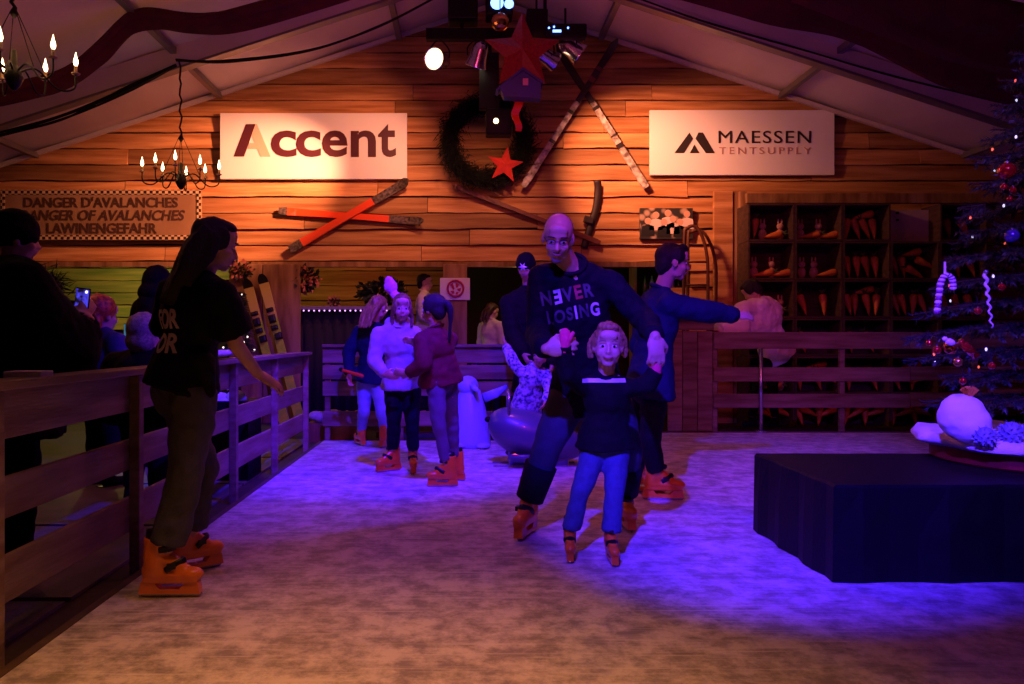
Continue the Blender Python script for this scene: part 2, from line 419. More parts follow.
# red cloth swags looped under the roof
def swag(pts, wdt, label, seed):
    path = catmull(pts, 10); mb = MB(); vs = []; fs = []; n = 7
    for i, p in enumerate(path):
        for k in range(n):
            t = k / (n - 1) - .5
            vs.append(p + V((0, t * wdt * .55, -abs(t) * .05 - (t + .5) * wdt * .75 + .035 * math.sin(k * 2.1 + i * .23 + seed))))
    for i in range(len(path) - 1):
        for k in range(n - 1):
            a = i * n + k; fs.append((a, a + 1, a + n + 1, a + n))
    mb.add(vs, fs); c = path[len(path) // 2]
    o = mb.build('red_swag', REDCLOTH, None, True, origin=c); sm = o.modifiers.new('thick', 'SOLIDIFY'); sm.thickness = .012
    return tag(o, label, 'drape', 'red cloth swags under the tent roof')
swag([P(-40, 92, 7.9), P(50, 76, 7.9), P(100, 40, 7.9), P(136, 12, 7.9), P(190, 13, 7.9), P(262, 2, 7.9), P(420, -40, 7.9)], .22, 'dark red cloth swag under the left roof slope beside the chandelier', 0)
swag([P(640, -60, 7.6), P(760, -32, 7.6), P(850, -15, 7.6), P(960, 42, 7.6), P(1090, 66, 7.6)], .55, 'wide dark red cloth swag under the right roof slope, farther one', 1)
swag([P(800, -60, 6.6), P(900, -30, 6.6), P(1000, 8, 6.6), P(1120, 30, 6.6)], .6, 'dark red cloth swag in the upper right corner, nearer one', 2)

# ------------------------------------------------------------------ posts and ledge of the bar front
def vboard(name, x0, x1, y0, y1, Y, t, m, parent=None):
    a = P(x0, y1, Y); b = P(x1, y0, Y)
    return MB().box(((a.x + b.x) / 2, Y + t / 2, (a.z + b.z) / 2), (b.x - a.x, t, b.z - a.z)).build(name, m, parent, bevel=.006)
pp = thing('bar_post', P(265, 440, 10.62), 'wide wooden post panel of the bar front behind the yellow skis', 'post')
for x0, x1 in ((229, 262), (263, 300)): vboard('board', x0, x1, 264, 430, 10.62, .06, WOOD_D, pp)
pp = thing('bar_post', P(455, 440, 10.62), 'narrow wooden post of the bar behind the white notice', 'post')
vboard('board', 443, 467, 264, 430, 10.62, .08, WOOD_D, pp)
pp = thing('corner_post', P(728, 432, 10.6), 'wide upright board beside the carrot crates', 'post')
vboard('board', 714, 733, 191, 428, 10.58, .06, WOOD, pp); vboard('board', 733.6, 739, 191, 428, 10.6, .05, WOOD_D, pp)
vboard('post', 740, 747, 191, 428, 10.5, .09, WOOD_D, pp)
lin = thing('lintel', P(850, 200, 10.4), 'long horizontal wooden beam above the carrot crates', 'beam')
vboard('board', 747, 1010, 193, 203, 10.4, .08, WOOD_D, lin)

# ------------------------------------------------------------------ fences
def rail_fence(name, label, pts, posts, rails, m, cap=True, pt=.05, railt=.028, side=-1):
    """pts: two ground ends; posts: fractions; rails: (z0, z1)"""
    a, b = V(pts[0]), V(pts[1]); d = (b - a); L = d.length; d.normalize(); n = V((-d.y, d.x, 0)) * side
    M = Matrix((d, n, V((0, 0, 1)))).transposed(); root = thing(name, a, label, 'fence')
    ztop = max(r[1] for r in rails)
    for t in posts:
        MB().box(a + d * L * t + n * (pt / 2 + railt / 2) + V((0, 0, ztop / 2 - .03)), (.055, pt, ztop + .055), M).build('post', WOOD_D if False else m, root, bevel=.004)
    rs = random.Random(len(name) + int(L * 10)); cuts = [0, .5, 1] if L > 4 else [0, 1]
    for z0, z1 in rails:
        for i in range(len(cuts) - 1):
            t0, t1 = cuts[i], cuts[i + 1]; jz = rs.uniform(-.008, .008)
            c = a + d * L * (t0 + t1) / 2 + V((0, 0, (z0 + z1) / 2 + jz))
            MB().box(c, (L * (t1 - t0) - .006, railt, z1 - z0), M).build('rail', m, root, bevel=.005)
    if cap:
        for i in range(len(cuts) - 1):
            t0, t1 = cuts[i], cuts[i + 1]
            MB().box(a + d * L * (t0 + t1) / 2 + n * .02 + V((0, 0, ztop + .017)), (L * (t1 - t0) - .006, .15, .03), M).build('handrail', m, root, bevel=.005)
    return root
FX = -1.62
ys = [1.7, 2.68, 3.85, 4.63, 5.47, 6.65, 7.95]
rail_fence('left_fence', 'long pale board fence along the left edge of the ice', [(FX, 1.0, -.06), (FX, 8.0, -.06)], [(y - 1.0) / 7.0 for y in ys],
           [(.21, .375), (.50, .645), (.785, .96)], RAIL, side=-1)
rail_fence('rear_fence', 'board fence across the back left of the rink behind the girls', [(-1.5, 8.42, -.06), (.92, 8.42, -.06)], [.02, .34, .66, .98],
           [(.20, .36), (.52, .67), (.69, .84), (.86, 1.03)], RAILX, side=1)
# closed panel of the right fence with a ledge
pn = thing('plank_gate', P(690, 432, 9.1), 'closed upright board panel with ledge left of the right fence', 'fence')
for i in range(3):
    x0 = 668 + i * 15; vboard('board', x0, x0 + 14.4, 331, 431, 9.1, .035, RAILX, pn)
vboard('rail', 667, 714, 319, 330, 9.08, .06, RAILX, pn)
a = P(643, 319, 9.1); b = P(716, 319, 9.1)
MB().box(((a.x + b.x) / 2, 9.16, a.z + .015), (b.x - a.x, .30, .03)).build('ledge', RAILX, pn, bevel=.004)
a = P(712, 432, 9.1)
rail_fence('right_fence', 'dark red-lit board fence with three rails before the carrot crates', [(2.83, 9.11, -.06), (7.3, 9.11, -.06)], [.005, .33, .67, .995],
           [(.37 - .03, .50), (.64, .80), (1.00, 1.19)], RAILX, cap=False, side=1)
pl = thing('metal_pole', P(761, 432, 9.04), 'thin pale metal pole standing against the right fence', 'pole')
MB().tube([P(761, 432, 9.04), P(761, 348, 9.04)], .022, 10).build('tube', STEEL, pl, True)
MB().lathe([(.07, 0), (.07, .012), (.03, .02)], 14, P(761, 432, 9.04)).build('foot', STEEL, pl)

# ------------------------------------------------------------------ black stage
y0, y1 = gy(583), gy(530)
x0 = (835 - CX) / F * y0; x0b = (751 - CX) / F * y1
st = thing('stage_block', (x0 + 1.6, (y0 + y1) / 2, 0), 'low black cloth-covered stage block under the Christmas tree', 'stage')
xl = (x0 + x0b) / 2; HT = .43
mb = MB(); vs = []; fs = []
ring = []
def edge(ax, ay, bx, by, n, out):
    for i in range(n):
        t = i / n; w_ = .012 * math.sin(i * 1.9) * (1 if 0 < i else 0); ring.append((ax + (bx - ax) * t + out[0] * w_, ay + (by - ay) * t + out[1] * w_))
edge(xl, y0, xl + 3.3, y0, 26, (0, -1)); edge(xl + 3.3, y0, xl + 3.3, y1, 8, (1, 0)); edge(xl + 3.3, y1, xl, y1, 26, (0, 1)); edge(xl, y1, xl, y0, 10, (-1, 0))
n = len(ring); cx_, cy_ = xl + 1.65, (y0 + y1) / 2
for k, (zz, sc) in enumerate(((.004, 1.0), (.2, .998), (HT - .012, .996), (HT, .990))):
    for (x, y) in ring:
        flat = k >= 2
        if flat: x = min(max(x, xl), xl + 3.3); y = min(max(y, y0), y1)
        vs.append(V((cx_ + (x - cx_) * sc, cy_ + (y - cy_) * sc, zz)))
for k in range(3):
    for i in range(n): j = (i + 1) % n; fs.append((k * n + i, k * n + j, (k + 1) * n + j, (k + 1) * n + i))
fs.append(tuple(range(3 * n, 4 * n)))
mb.add(vs, fs).build('cloth_skirt', BLACKCLOTH, st)
MB().box((cx_, cy_, HT - .05), (3.2, y1 - y0 - .06, .08)).build('deck', mat('stage_deck', '#1b1714', .5, var=.4), st)

# ------------------------------------------------------------------ signs
YS = 10.69
def panel(name, label, x0, x1, y0, y1, Y, t, m, cat='sign'):
    a = P(x0, y1, Y); b = P(x1, y0, Y); c = V(((a.x + b.x) / 2, Y + t / 2, (a.z + b.z) / 2))
    o = thing(name, c, label, cat)
    MB().box(c, (b.x - a.x, t, b.z - a.z)).build('board', m, o, bevel=.004); return o
def rect(x0, x1, y0, y1, Y): a = P(x0, y1, Y); b = P(x1, y0, Y); return a.x, b.x, a.z, b.z
INK = mat('ink_maroon', '#4a1a24', .5); PALE = mat('ink_pale', '#d8ac92', .55); INKD = mat('ink_dark', '#2a2220', .5); INKB = mat('ink_brown', '#b58a7c', .55)
def poly(pts, Y, name, m, parent):
    return MB().prism([P(x, y, Y) for x, y in pts], (0, .008, 0)).build(name, m, parent)
s1 = panel('board_sign', 'white board sign with big maroon lettering on the left of the plank wall', 220, 407, 113, 179, YS, .05, WHITE)
poly([(233.6, 156.5), (244, 156.5), (255.5, 124), (246, 124)], YS - .006, 'letter', INK, s1)
poly([(255.5, 124), (257, 124), (270.5, 156.5), (260.5, 156.5), (257.3, 148.8), (247.5, 148.8), (249.5, 143), (254.8, 143), (251.6, 135.2)], YS - .006, 'letter', PALE, s1)
for ch, a, b, t in (('c', 271, 296.5, 130.5), ('c', 296, 321, 130.5), ('e', 322, 347.5, 130.5), ('n', 351, 376, 130.5), ('t', 378, 396, 124)):
    put_text(ch, s1, INK, *rect(a, b, t, 157, YS - .004), YS - .004, bold=.022)
s2 = panel('board_sign', 'white board sign with black angular logo on the right of the plank wall', 650, 834.5, 110, 175, YS, .05, WHITE)
poly([(674.4, 153), (684.3, 153), (693, 138.5), (689.5, 132.5)], YS - .006, 'logo_bar', INKD, s2)
poly([(698.5, 132.5), (703, 132.5), (714.7, 153), (706, 153), (695.5, 138.5)], YS - .006, 'logo_bar', INKD, s2)
poly([(689.8, 153), (699.5, 153), (694.6, 144.5)], YS - .006, 'logo_wedge', INKD, s2)
put_text('MAESSEN', s2, INKD, *rect(718.5, 811, 130.8, 143.2, YS - .004), YS - .004, bold=0, space=1.12)
put_text('TENTSUPPLY', s2, INKB, *rect(719, 811, 147.2, 154, YS - .004), YS - .004, bold=-.004, space=1.4)
# avalanche banner with a chequered border
def checker_mat():
    m = bpy.data.materials.new('checker_print'); m.use_nodes = True; nt = m.node_tree; b = nt.nodes['Principled BSDF']
    tc = nt.nodes.new('ShaderNodeTexCoord'); ck = nt.nodes.new('ShaderNodeTexChecker'); ck.inputs['Scale'].default_value = 1 / .041
    ck.inputs[1].default_value = (*srgb('#2b1a12'), 1); ck.inputs[2].default_value = (*srgb('#d9b98c'), 1)
    mp = nt.nodes.new('ShaderNodeMapping'); mp.inputs['Location'].default_value = (.003, .02, .003); nt.links.new(tc.outputs['Object'], mp.inputs[0])
    mp.inputs['Scale'].default_value = (1, 0, 1)
    nt.links.new(mp.outputs[0], ck.inputs[0]); nt.links.new(ck.outputs[0], b.inputs['Base Color']); b.inputs['Roughness'].default_value = .6
    return m
CHK = checker_mat()
BAN = mat('banner_tan', '#a9835c', .7, vscale=1.5, color2='#8f6a48', bump=.1, bscale=40)
bn = panel('avalanche_banner', 'tan banner with chequered border warning of avalanches in three languages', 1, 201, 190, 240, YS, .05, BAN, 'banner')
for x0_, x1_, y0_, y1_ in ((1, 201, 190, 194.6), (1, 201, 235.2, 240), (1, 5, 194.6, 235.2), (197, 201, 194.6, 235.2)):
    a = P(x0_, y1_, YS); b = P(x1_, y0_, YS)
    MB().box(((a.x + b.x) / 2, YS - .004, (a.z + b.z) / 2), (b.x - a.x, .01, b.z - a.z)).build('checker_border', CHK, bn)
a = P(9, 211.8, YS); b = P(196, 204, YS)
BTXT = mat('banner_ink', '#4a2c1c', .7)
put_text("DANGER D'AVALANCHES", bn, BTXT, *rect(24, 178, 197, 207.5, YS - .003), YS - .003, bold=.02)
put_text('DANGER OF AVALANCHES', bn, BTXT, *rect(19, 185, 210, 220.5, YS - .003), YS - .003, bold=.02, shear=.2)
put_text('LAWINENGEFAHR', bn, BTXT, *rect(47, 157, 223, 233.5, YS - .003), YS - .003, bold=.02)
# notice with red round emblem
nt_ = panel('round_emblem_notice', 'white notice with a red round emblem fixed to the bar post', 440, 470, 278, 300, 10.60, .018, mat('paper', '#ddd2d4', .6), 'notice')
RED = mat('print_red', '#b01522', .5)
c = P(455.5, 288.5, 10.59)
mb = MB(); ringp = [c + V((math.cos(t) * .105, 0, math.sin(t) * .105)) for t in [i * math.tau / 24 for i in range(24)]]
mb.tube(ringp, .014, 6, closed=True).build('emblem_ring', RED, nt_)
for k, pts in enumerate(([(-.07, .05), (-.035, .075), (-.01, -.005), (-.03, -.02)], [(.0, .08), (.05, .06), (.035, .02), (.005, .01)], [(-.07, -.03), (-.04, -.07), (-.01, -.06), (-.02, -.03)], [(.02, -.005), (.075, .01), (.065, -.04), (.03, -.03)], [(.0, -.075), (.03, -.08), (.04, -.05), (.01, -.045)])):
    MB().prism([c + V((x, 0, z)) for x, z in pts], (0, .008, 0)).build('emblem_mark', RED, nt_)
# group photograph print on the wall
def photo_mat():
    m = bpy.data.materials.new('photo_print'); m.use_nodes = True; nt = m.node_tree; b = nt.nodes['Principled BSDF']; L = nt.links
    tc = nt.nodes.new('ShaderNodeTexCoord'); vo = nt.nodes.new('ShaderNodeTexVoronoi'); vo.inputs['Scale'].default_value = 9
    L.new(tc.outputs['Object'], vo.inputs['Vector']); cr = nt.nodes.new('ShaderNodeValToRGB'); e = cr.color_ramp.elements
    e[0].position = .25; e[0].color = (.45, .30, .2, 1); e[1].position = .5; e[1].color = (.03, .025, .02, 1)
    L.new(vo.outputs['Distance'], cr.inputs[0]); L.new(cr.outputs[0], b.inputs['Base Color']); return m
ph = panel('group_photo', 'dark printed group photograph hung on the plank wall', 640, 693, 208, 239, YS, .05, photo_mat(), 'photo')
FACE = mat('print_face', '#cf9f80', .6); SUIT = mat('print_suit', '#12100f', .6); SHIRT = mat('print_shirt', '#d9c4b4', .6)
for i, (x, y, dark) in enumerate(((648, 221, 1), (656, 215, 0), (664, 222, 1), (668, 213, 0), (673, 219, 0), (680, 222, 1), (687, 214, 0))):
    cc = P(x, y, YS - .004)
    MB().lathe([(0, -.004), (.045, -.004), (.045, .002), (0, .002)], 12, cc, Matrix.Rotation(math.pi / 2, 3, 'X')).build('printed_face', FACE, ph)
    MB().prism([cc + V((-.09, 0, -.20)), cc + V((.09, 0, -.20)), cc + V((.08, 0, -.07)), cc + V((0, 0, -.045)), cc + V((-.08, 0, -.07))], (0, .004, 0)).build('printed_suit', SUIT if dark else SHIRT, ph)

# ------------------------------------------------------------------ skis on the wall
def ski(a, b, label, Y, wpx, base, tipm, tipfrac=.22, tailfrac=.08, binding=True, group=None, tip_up=.10, lift=0, bands=()):
    """a = tail, b = tip in pixels; lies in the wall plane"""
    A = P(a[0], a[1], Y); B = P(b[0], b[1], Y); d = (B - A); L = d.length; d.normalize(); n = V((0, -1, 0)); q = d.cross(n)
    w_ = wpx / F * Y / 2; root = thing('ski', A.lerp(B, .5), label, 'ski', group)
    def strip(t0, t1, nm, m, ex=0.0, seg=10):
        mb = MB(); vs = []; fs = []
        for i in range(seg + 1):
            t = t0 + (t1 - t0) * i / seg
            hw = w_ * (1 - .22 * math.sin(math.pi * min(max((t - .04) / .88, 0), 1)))
            if t > .955: hw *= math.sqrt(max(.06, 1 - ((t - .955) / .045) ** 2))
            if t < .02: hw *= .8
            up = tip_up * max(0, (t - .86) / .14) ** 2 + .015 * max(0, (.06 - t) / .06) + .02 * math.sin(math.pi * t)
            c = A + d * L * t + n * (.02 + lift + up)
            th = .008 + .008 * math.sin(math.pi * t) + ex
            vs += [c - q * (hw + ex) - n * th, c + q * (hw + ex) - n * th, c + q * (hw * .9 + ex) + n * th, c - q * (hw * .9 + ex) + n * th]
        for i in range(seg):
            for k in range(4): fs.append((i * 4 + k, i * 4 + (k + 1) % 4, i * 4 + 4 + (k + 1) % 4, i * 4 + 4 + k))
        fs += [(0, 1, 2, 3), (seg * 4 + 3, seg * 4 + 2, seg * 4 + 1, seg * 4)]
        mb.add(vs, fs); return mb.build(nm, m, root)
    strip(tailfrac, 1 - tipfrac, 'ski_body', base, 0, 16); strip(1 - tipfrac, 1, 'tip', tipm, 0, 14); strip(0, tailfrac, 'tail', tipm, 0, 4)
    for t0, t1, m in bands: strip(t0, t1, 'band', m, .0025, 3)
    if binding:
        M = Matrix((d, q, n)).transposed()
        for t, l_ in ((.40, .11), (.56, .15)):
            c = A + d * L * t + n * (.05 + lift)
            b_ = MB(); b_.box(c, (l_, w_ * 1.5, .05), M, .8); bo = b_.build('binding', BLACK, root)
            MB().box(c + n * .035 + d * .02, (l_ * .4, w_ * 1.1, .04), M, .6).build('clip', STEEL, bo)
    return root
ORANGE = mat('ski_orange', '#e84a1c', .35, coat=.4); SKBLK = mat('ski_black', '#15100f', .4, var=.5, vscale=30, color2='#6b5a50')
ski((290, 250), (409, 181), 'orange ski with black tip, slanting up to the right under the maroon-lettered sign', 10.70, 9.5, ORANGE, SKBLK, .30, .10, False)
ski((279, 211), (424, 222), 'orange ski with black tip lying nearly level under the maroon-lettered sign', 10.735, 8.5, ORANGE, SKBLK, .24, .06, False)
SKW = mat('ski_pale', '#cfc2b4', .45, vscale=14, color2='#5a4a44'); SKD = mat('ski_dark', '#241a1c', .45, var=.4)
SKM = mat('ski_maroon', '#6a2a34', .45)
ski((523, 187), (616, 42), 'pale worn ski rising to the right beside the wreath', 10.62, 7.5, SKW, SKD, .42, .0, False, bands=((.30, .32, SKD), (.50, .52, SKD), (.72, .75, SKM), (.8, .82, SKM)))
ski((646, 188), (556, 47), 'pale worn ski rising to the left beside the sign with black logo', 10.69, 7.5, SKW, SKD, .40, .0, False, bands=((.28, .31, SKD), (.36, .37, SKD), (.55, .57, SKD)))
a = P(631, 147, 10.6)
# old wooden skis low on the wall
OLDW = mat('old_ski', '#7a3a20', .5, vscale=4, color2='#5a2614', stretch=(1, 1, 6)); OLDK = mat('old_ski_dark', '#241310', .55)
ski((600, 243), (453, 186), 'old reddish wooden ski slanting across the wall behind the man', 10.72, 5.5, OLDW, OLDW, .15, .05, False, tip_up=.05)
so = thing('bent_ski', P(592, 215, 10.66), 'dark bent wooden ski standing upright on the wall behind the man', 'ski')
pth = catmull([P(584, 248, 10.72), P(590, 228, 10.72), P(596, 208, 10.71), P(598, 190, 10.69), P(597, 180, 10.66)], 6)
MB().tube(pth, [(.05, .02)] * (len(pth) - 1) + [(.02, .012)], 8, ref=(1, 0, 0)).build('ski_body', OLDK, so, True)
MB().box(P(588.5, 220, 10.69), (.13, .06, .09), Matrix.Rotation(.3, 3, 'Y')).build('binding', OLDK, so, bevel=.01)
# yellow skis leaning on the post panel
YEL = mat('ski_yellow', '#c4d822', .35, vscale=14, color2='#9ccc28'); YTIP = mat('ski_salmon', '#d8c45a', .4)
GRF = mat('ski_graphic', '#16130f', .4)
def lean_ski(xb, xt, yb, yt, label):
    A = P(xb, yb, 10.35); B = P(xt, yt, 10.56); d = (B - A); L = d.length; d.normalize(); q = V((1, 0, 0)); q = (q - d * q.dot(d)).normalized(); n = d.cross(q)
    if n.y > 0: n = -n
    r = thing('yellow_ski', A, label, 'ski', 'yellow skis leaning on the bar post')
    def seg_(t0, t1, nm, m, wd, th, parent=r):
        mb = MB(); vs = []; fs = []; k = 8
        for i in range(k + 1):
            t = t0 + (t1 - t0) * i / k; hw = wd * (1 - .2 * math.sin(math.pi * t))
            if t > .95: hw *= math.sqrt(max(.1, 1 - ((t - .95) / .05) ** 2))
            c = A + d * L * t + n * (.012 + .05 * max(0, (t - .88) / .12) ** 2)
            vs += [c - q * hw - n * th, c + q * hw - n * th, c + q * hw + n * th, c - q * hw + n * th]
        for i in range(k):
            for j in range(4): fs.append((i * 4 + j, i * 4 + (j + 1) % 4, i * 4 + 4 + (j + 1) % 4, i * 4 + 4 + j))
        fs += [(0, 1, 2, 3), (k * 4 + 3, k * 4 + 2, k * 4 + 1, k * 4)]
        return mb.add(vs, fs).build(nm, m, parent)
    seg_(0, .70, 'ski_body', YEL, .066, .012); seg_(.70, .94, 'upper_section', YTIP, .066, .012); seg_(.94, 1, 'tip', GRF, .066, .012)
    M = Matrix((q, d, n)).transposed()
    for t, l_ in ((.58, .10), (.64, .07), (.70, .12), (.76, .06)):
        MB().box(A + d * L * t + n * .045 + q * .012 * (1 if int(t * 100) % 2 else -1), (.10, l_, .06), M, .75).build('binding', GRF, r, bevel=.008)
lean_ski(285, 247, 423, 280, 'yellow ski leaning on the bar post, left one of the pair')
lean_ski(301, 262, 423, 275, 'yellow ski leaning on the bar post, right one of the pair')

# ------------------------------------------------------------------ wreath with red star
GREEN_D = mat('fir_dark', '#10170f', .7, var=.6, vscale=20)
wrr = thing('fir_wreath', P(487, 142, 10.6), 'large dark fir wreath on the wall below the lamps', 'wreath')
mb = MB(); rs = random.Random(5); c = P(487, 142, 10.6)
for i in range(6500):
    t = rs.uniform(0, math.tau); rr = (.50 + rs.gauss(0, .068)); ph_ = rs.uniform(0, math.tau)
    ctr = c + V((math.cos(t) * rr, -rs.uniform(0, .11), math.sin(t) * rr))
    d = (V((-math.sin(t), 0, math.cos(t))) * rs.uniform(.4, 1) + V((math.cos(t) * math.cos(ph_), -abs(math.sin(ph_)) * .7, math.sin(t) * math.cos(ph_))) * .9).normalized() * rs.uniform(.05, .13)
    q = d.orthogonal().normalized() * .008; mb.add([ctr - q, ctr + q, ctr + d], [(0, 1, 2)])
o = mb.build('fir_needles', GREEN_D, wrr); o['kind'] = 'stuff'
MB().tube([c + V((math.cos(t) * .50, .03, math.sin(t) * .50)) for t in [i * math.tau / 32 for i in range(32)]], .10, 8, closed=True).build('ring', mat('fir_core', '#0c0f0a', .9), wrr)
def star_mesh(c, R, r, dep, name, m, parent=None, rot=0, n=5, nrm=V((0, -1, 0))):
    mb = MB(); vs = [c + nrm * dep, c - nrm * dep * .3]
    for i in range(2 * n):
        t = math.pi / 2 + rot + i * math.pi / n; q = R if i % 2 == 0 else r; vs.append(c + V((math.cos(t) * q, 0, math.sin(t) * q)))
    fs = []
    for i in range(2 * n): j = (i + 1) % (2 * n); fs += [(0, 2 + i, 2 + j), (1, 2 + j, 2 + i)]
    return mb.add(vs, fs).build(name, m, parent, origin=None if parent else c)
REDS = mat('star_red', '#c0281c', .6, var=.3, vscale=10, bump=.1)
tag(star_mesh(P(505, 165, 10.42), .25, .10, .04, 'red_star', REDS, rot=-.15), 'flat red five-pointed star hung on the fir wreath', 'star')

# ------------------------------------------------------------------ lighting bar above the rink
YB = 8.8
CHROME = mat('chrome_can', '#cfcad6', .22, metal=1.0, bump=.05, bscale=20)
LAMP = mat('lamp_glow', '#fff2d8', .4, emit=(1.0, .68, .34), estr=3.2)
LAMPR = mat('lamp_rim', '#fff2e8', .4, emit=(1.0, .75, .5), estr=3)
tr = thing('lighting_bar', P(505, 32, YB), 'black horizontal lighting bar hung below the roof ridge', 'lighting bar')
MB().box((P(505, 33, YB).x, YB + .06, P(505, 33, YB).z), (P(586, 0, YB).x - P(428, 0, YB).x, .10, .12)).build('bar', BLACK, tr)
for x in (462, 545): MB().tube([P(x, 30, YB + .06), P(x, -60, YB + .06)], .02, 8).build('hanger', BLACK, tr)
def can(x, y, aim, rim, label, R=.125, L=.29, glow=True):
    c = P(x, y, YB); d = V(aim).normalized(); M = frame(d); r = thing('stage_lamp', c, label, 'lamp', 'chrome lamps on the lighting bar')
    MR = Matrix((M.col[0], M.col[2] * -1, M.col[1])).transposed()
    prof = [(0, -L * .62), (R * .35, -L * .6), (R * .6, -L * .5), (R * .75, -L * .3), (R * .8, 0), (R, L * .3), (R * 1.02, L * .34), (R * .94, L * .34), (R * .9, L * .28)]
    MB().lathe(prof, 24, c, MR).build('housing', CHROME, r, True)
    MB().lathe([(0, L * .30), (R * .6, L * .31), (R * .93, L * .29), (R * .93, L * .25), (0, L * .2)], 24, c, MR).build('lens', LAMP if glow else LAMPR, r, True)
    top = V((c.x, YB + .06, P(x, 36, YB).z))
    y1_ = M.col[0] * R * 1.12
    MB().tube(catmull([c + y1_, c + y1_ * .95 + V((0, 0, .1)), top + V((0, 0, -.02)), c - y1_ * .95 + V((0, 0, .1)), c - y1_], 5), .008, 6).build('yoke', BLACK, r)
    return r
can(438, 60, (-.45, -.85, -.15), 0, 'chrome stage lamp glowing towards the left, outermost left on the bar')
can(478, 58, (-.25, .35, -.85), 1, 'chrome stage lamp tipped down beside the red star', glow=False)
can(548, 58, (.75, .35, -.35), 2, 'chrome stage lamp half hidden by the red hanging star', R=.11)
can(573, 50, (.75, .1, -.55), 3, 'chrome stage lamp tipped right above the crossed pale skis', glow=False)
# big red star, blue house, dark boxes and LED fixtures around the bar
REDT = mat('star_tinsel', '#8a140c', .45, var=.4, vscale=40, bump=.5, bscale=90)
tag(star_mesh(P(522, 52, 8.45), .42, .19, .10, 'hanging_star', REDT), 'big red tinsel star hanging in front of the lighting bar', 'star')
bh = thing('blue_house', P(521, 84, 8.3), 'small blue house-shaped lantern hanging below the red star', 'lantern')
BLUEP = mat('house_blue', '#0a0a6a', .5, var=.3)
def hp(x, y): return P(x, y, 8.22)
MB().prism([hp(504, 96), hp(541, 98), hp(541, 83), hp(523, 71), hp(500, 88)], (0, .16, 0)).build('body', BLUEP, bh)
MB().prism([hp(498, 90), hp(523, 70), hp(523, 67), hp(496, 89)], (0, .2, 0)).build('roof_board', BLUEP, bh); MB().prism([hp(523, 70), hp(543, 84), hp(543, 81), hp(523, 67)], (0, .2, 0)).build('roof_board', BLUEP, bh)
MB().box(hp(525.5, 82) + V((0, -.004, 0)), (.055, .01, .07)).build('window', mat('house_window', '#b06a8a', .5), bh)
def fixture(x0, x1, y0, y1, Y, dpt, label, lens=None, lm=None, name='spotlight_box'):
    a = P(x0, y1, Y); b = P(x1, y0, Y); c = (a + b) / 2; r = thing(name, c, label, 'spotlight')
    MB().box(c + V((0, dpt / 2, 0)), (b.x - a.x, dpt, b.z - a.z)).build('housing', BLACK, r, bevel=.015)
    MB().tube([c + V((0, dpt / 2, (b.z - a.z) / 2 - .01)), c + V((0, dpt / 2, (b.z - a.z) / 2 + .18))], .012, 6).build('bracket', BLACK, r)
    for (lx, ly, lr) in (lens or []):
        MB().lathe([(0, -.01), (lr, -.008), (lr, .01), (0, .012)], 14, P(lx, ly, Y), Matrix.Rotation(math.pi / 2, 3, 'X')).build('lens', lm, r)
    return r
LEDB = mat('led_blue', '#203cff', .3, emit=(.12, .25, 1.0), estr=6); LEDP = mat('led_violet', '#a070ff', .3, emit=(.5, .3, 1.0), estr=4)
LEDW = mat('led_warm', '#ffd9a0', .3, emit=(1, .65, .3), estr=5)
fixture(448, 478, -8, 18, 8.7, .28, 'black square lamp box at the top left of the lighting bar')
fixture(486, 513, -10, 14, 8.5, .25, 'blue LED spotlight at the top of the frame above the mirror ball', [(497, 3, .07), (509, 4, .05)], LEDB)
fixture(527, 548, 8, 33, 8.6, .25, 'dark blue-rimmed spotlight box right of the red star top')
r = fixture(545, 587, 23, 37, 8.55, .12, 'black LED controller with small blue lights at the right end of the bar', [(549, 28, .010), (554, 27, .010), (568, 28, .010)], LEDB, 'controller_box')
MB().box(P(557, 31, 8.54), (.09, .008, .025)).build('display', LEDB, r)
fixture(486, 512, 108, 134, 8.9, .2, 'black spotlight box with a small warm lamp hanging inside the wreath', [(496, 121, .03)], LEDW)
bp_ = thing('drop_pole', P(490, 75, 8.95), 'black drop pole carrying the lower spotlight', 'pole')
MB().box(P(489, 82, 8.98), (.22, .1, .62)).build('mast', BLACK, bp_); MB().tube([P(489, 53, 8.98), P(489, 30, 8.98)], .03, 8).build('joint', BLACK, bp_)
rb = thing('red_ribbon', P(517, 115, 8.4), 'orange-red ribbon hanging below the blue house', 'ribbon')
mb = MB(); vs = []; fs = []
for i in range(12):
    p = P(517 + 2 * math.sin(i * .8), 96 + i * 3.2, 8.4 + .02 * math.sin(i * 1.3)); hw = .05 * (1 - .03 * i); vs += [p - V((hw, .015, 0)), p + V((hw, .0, 0)), p + V((hw, .012, 0)), p - V((hw, 0, 0))]
for i in range(11):
    for k in range(4): fs.append((i * 4 + k, i * 4 + (k + 1) % 4, i * 4 + 4 + (k + 1) % 4, i * 4 + 4 + k))
mb.add(vs, fs).build('ribbon_strip', mat('ribbon_orange', '#c83a12', .4), rb)
bl = thing('mirror_ball', P(500, 22, 8.35), 'small golden mirror ball hanging under the blue spotlight', 'mirror ball')
mm = mat('mirror_gold', '#d8b060', .12, metal=1.0)
mb = MB(); mb.ell(P(500, 22, 8.35), None, (.095, .095, .095), 16, 10); mb.build('ball', mm, bl)
MB().tube([P(500, 13, 8.35), P(500, -10, 8.35)], .006, 6).build('cord', BLACK, bl)
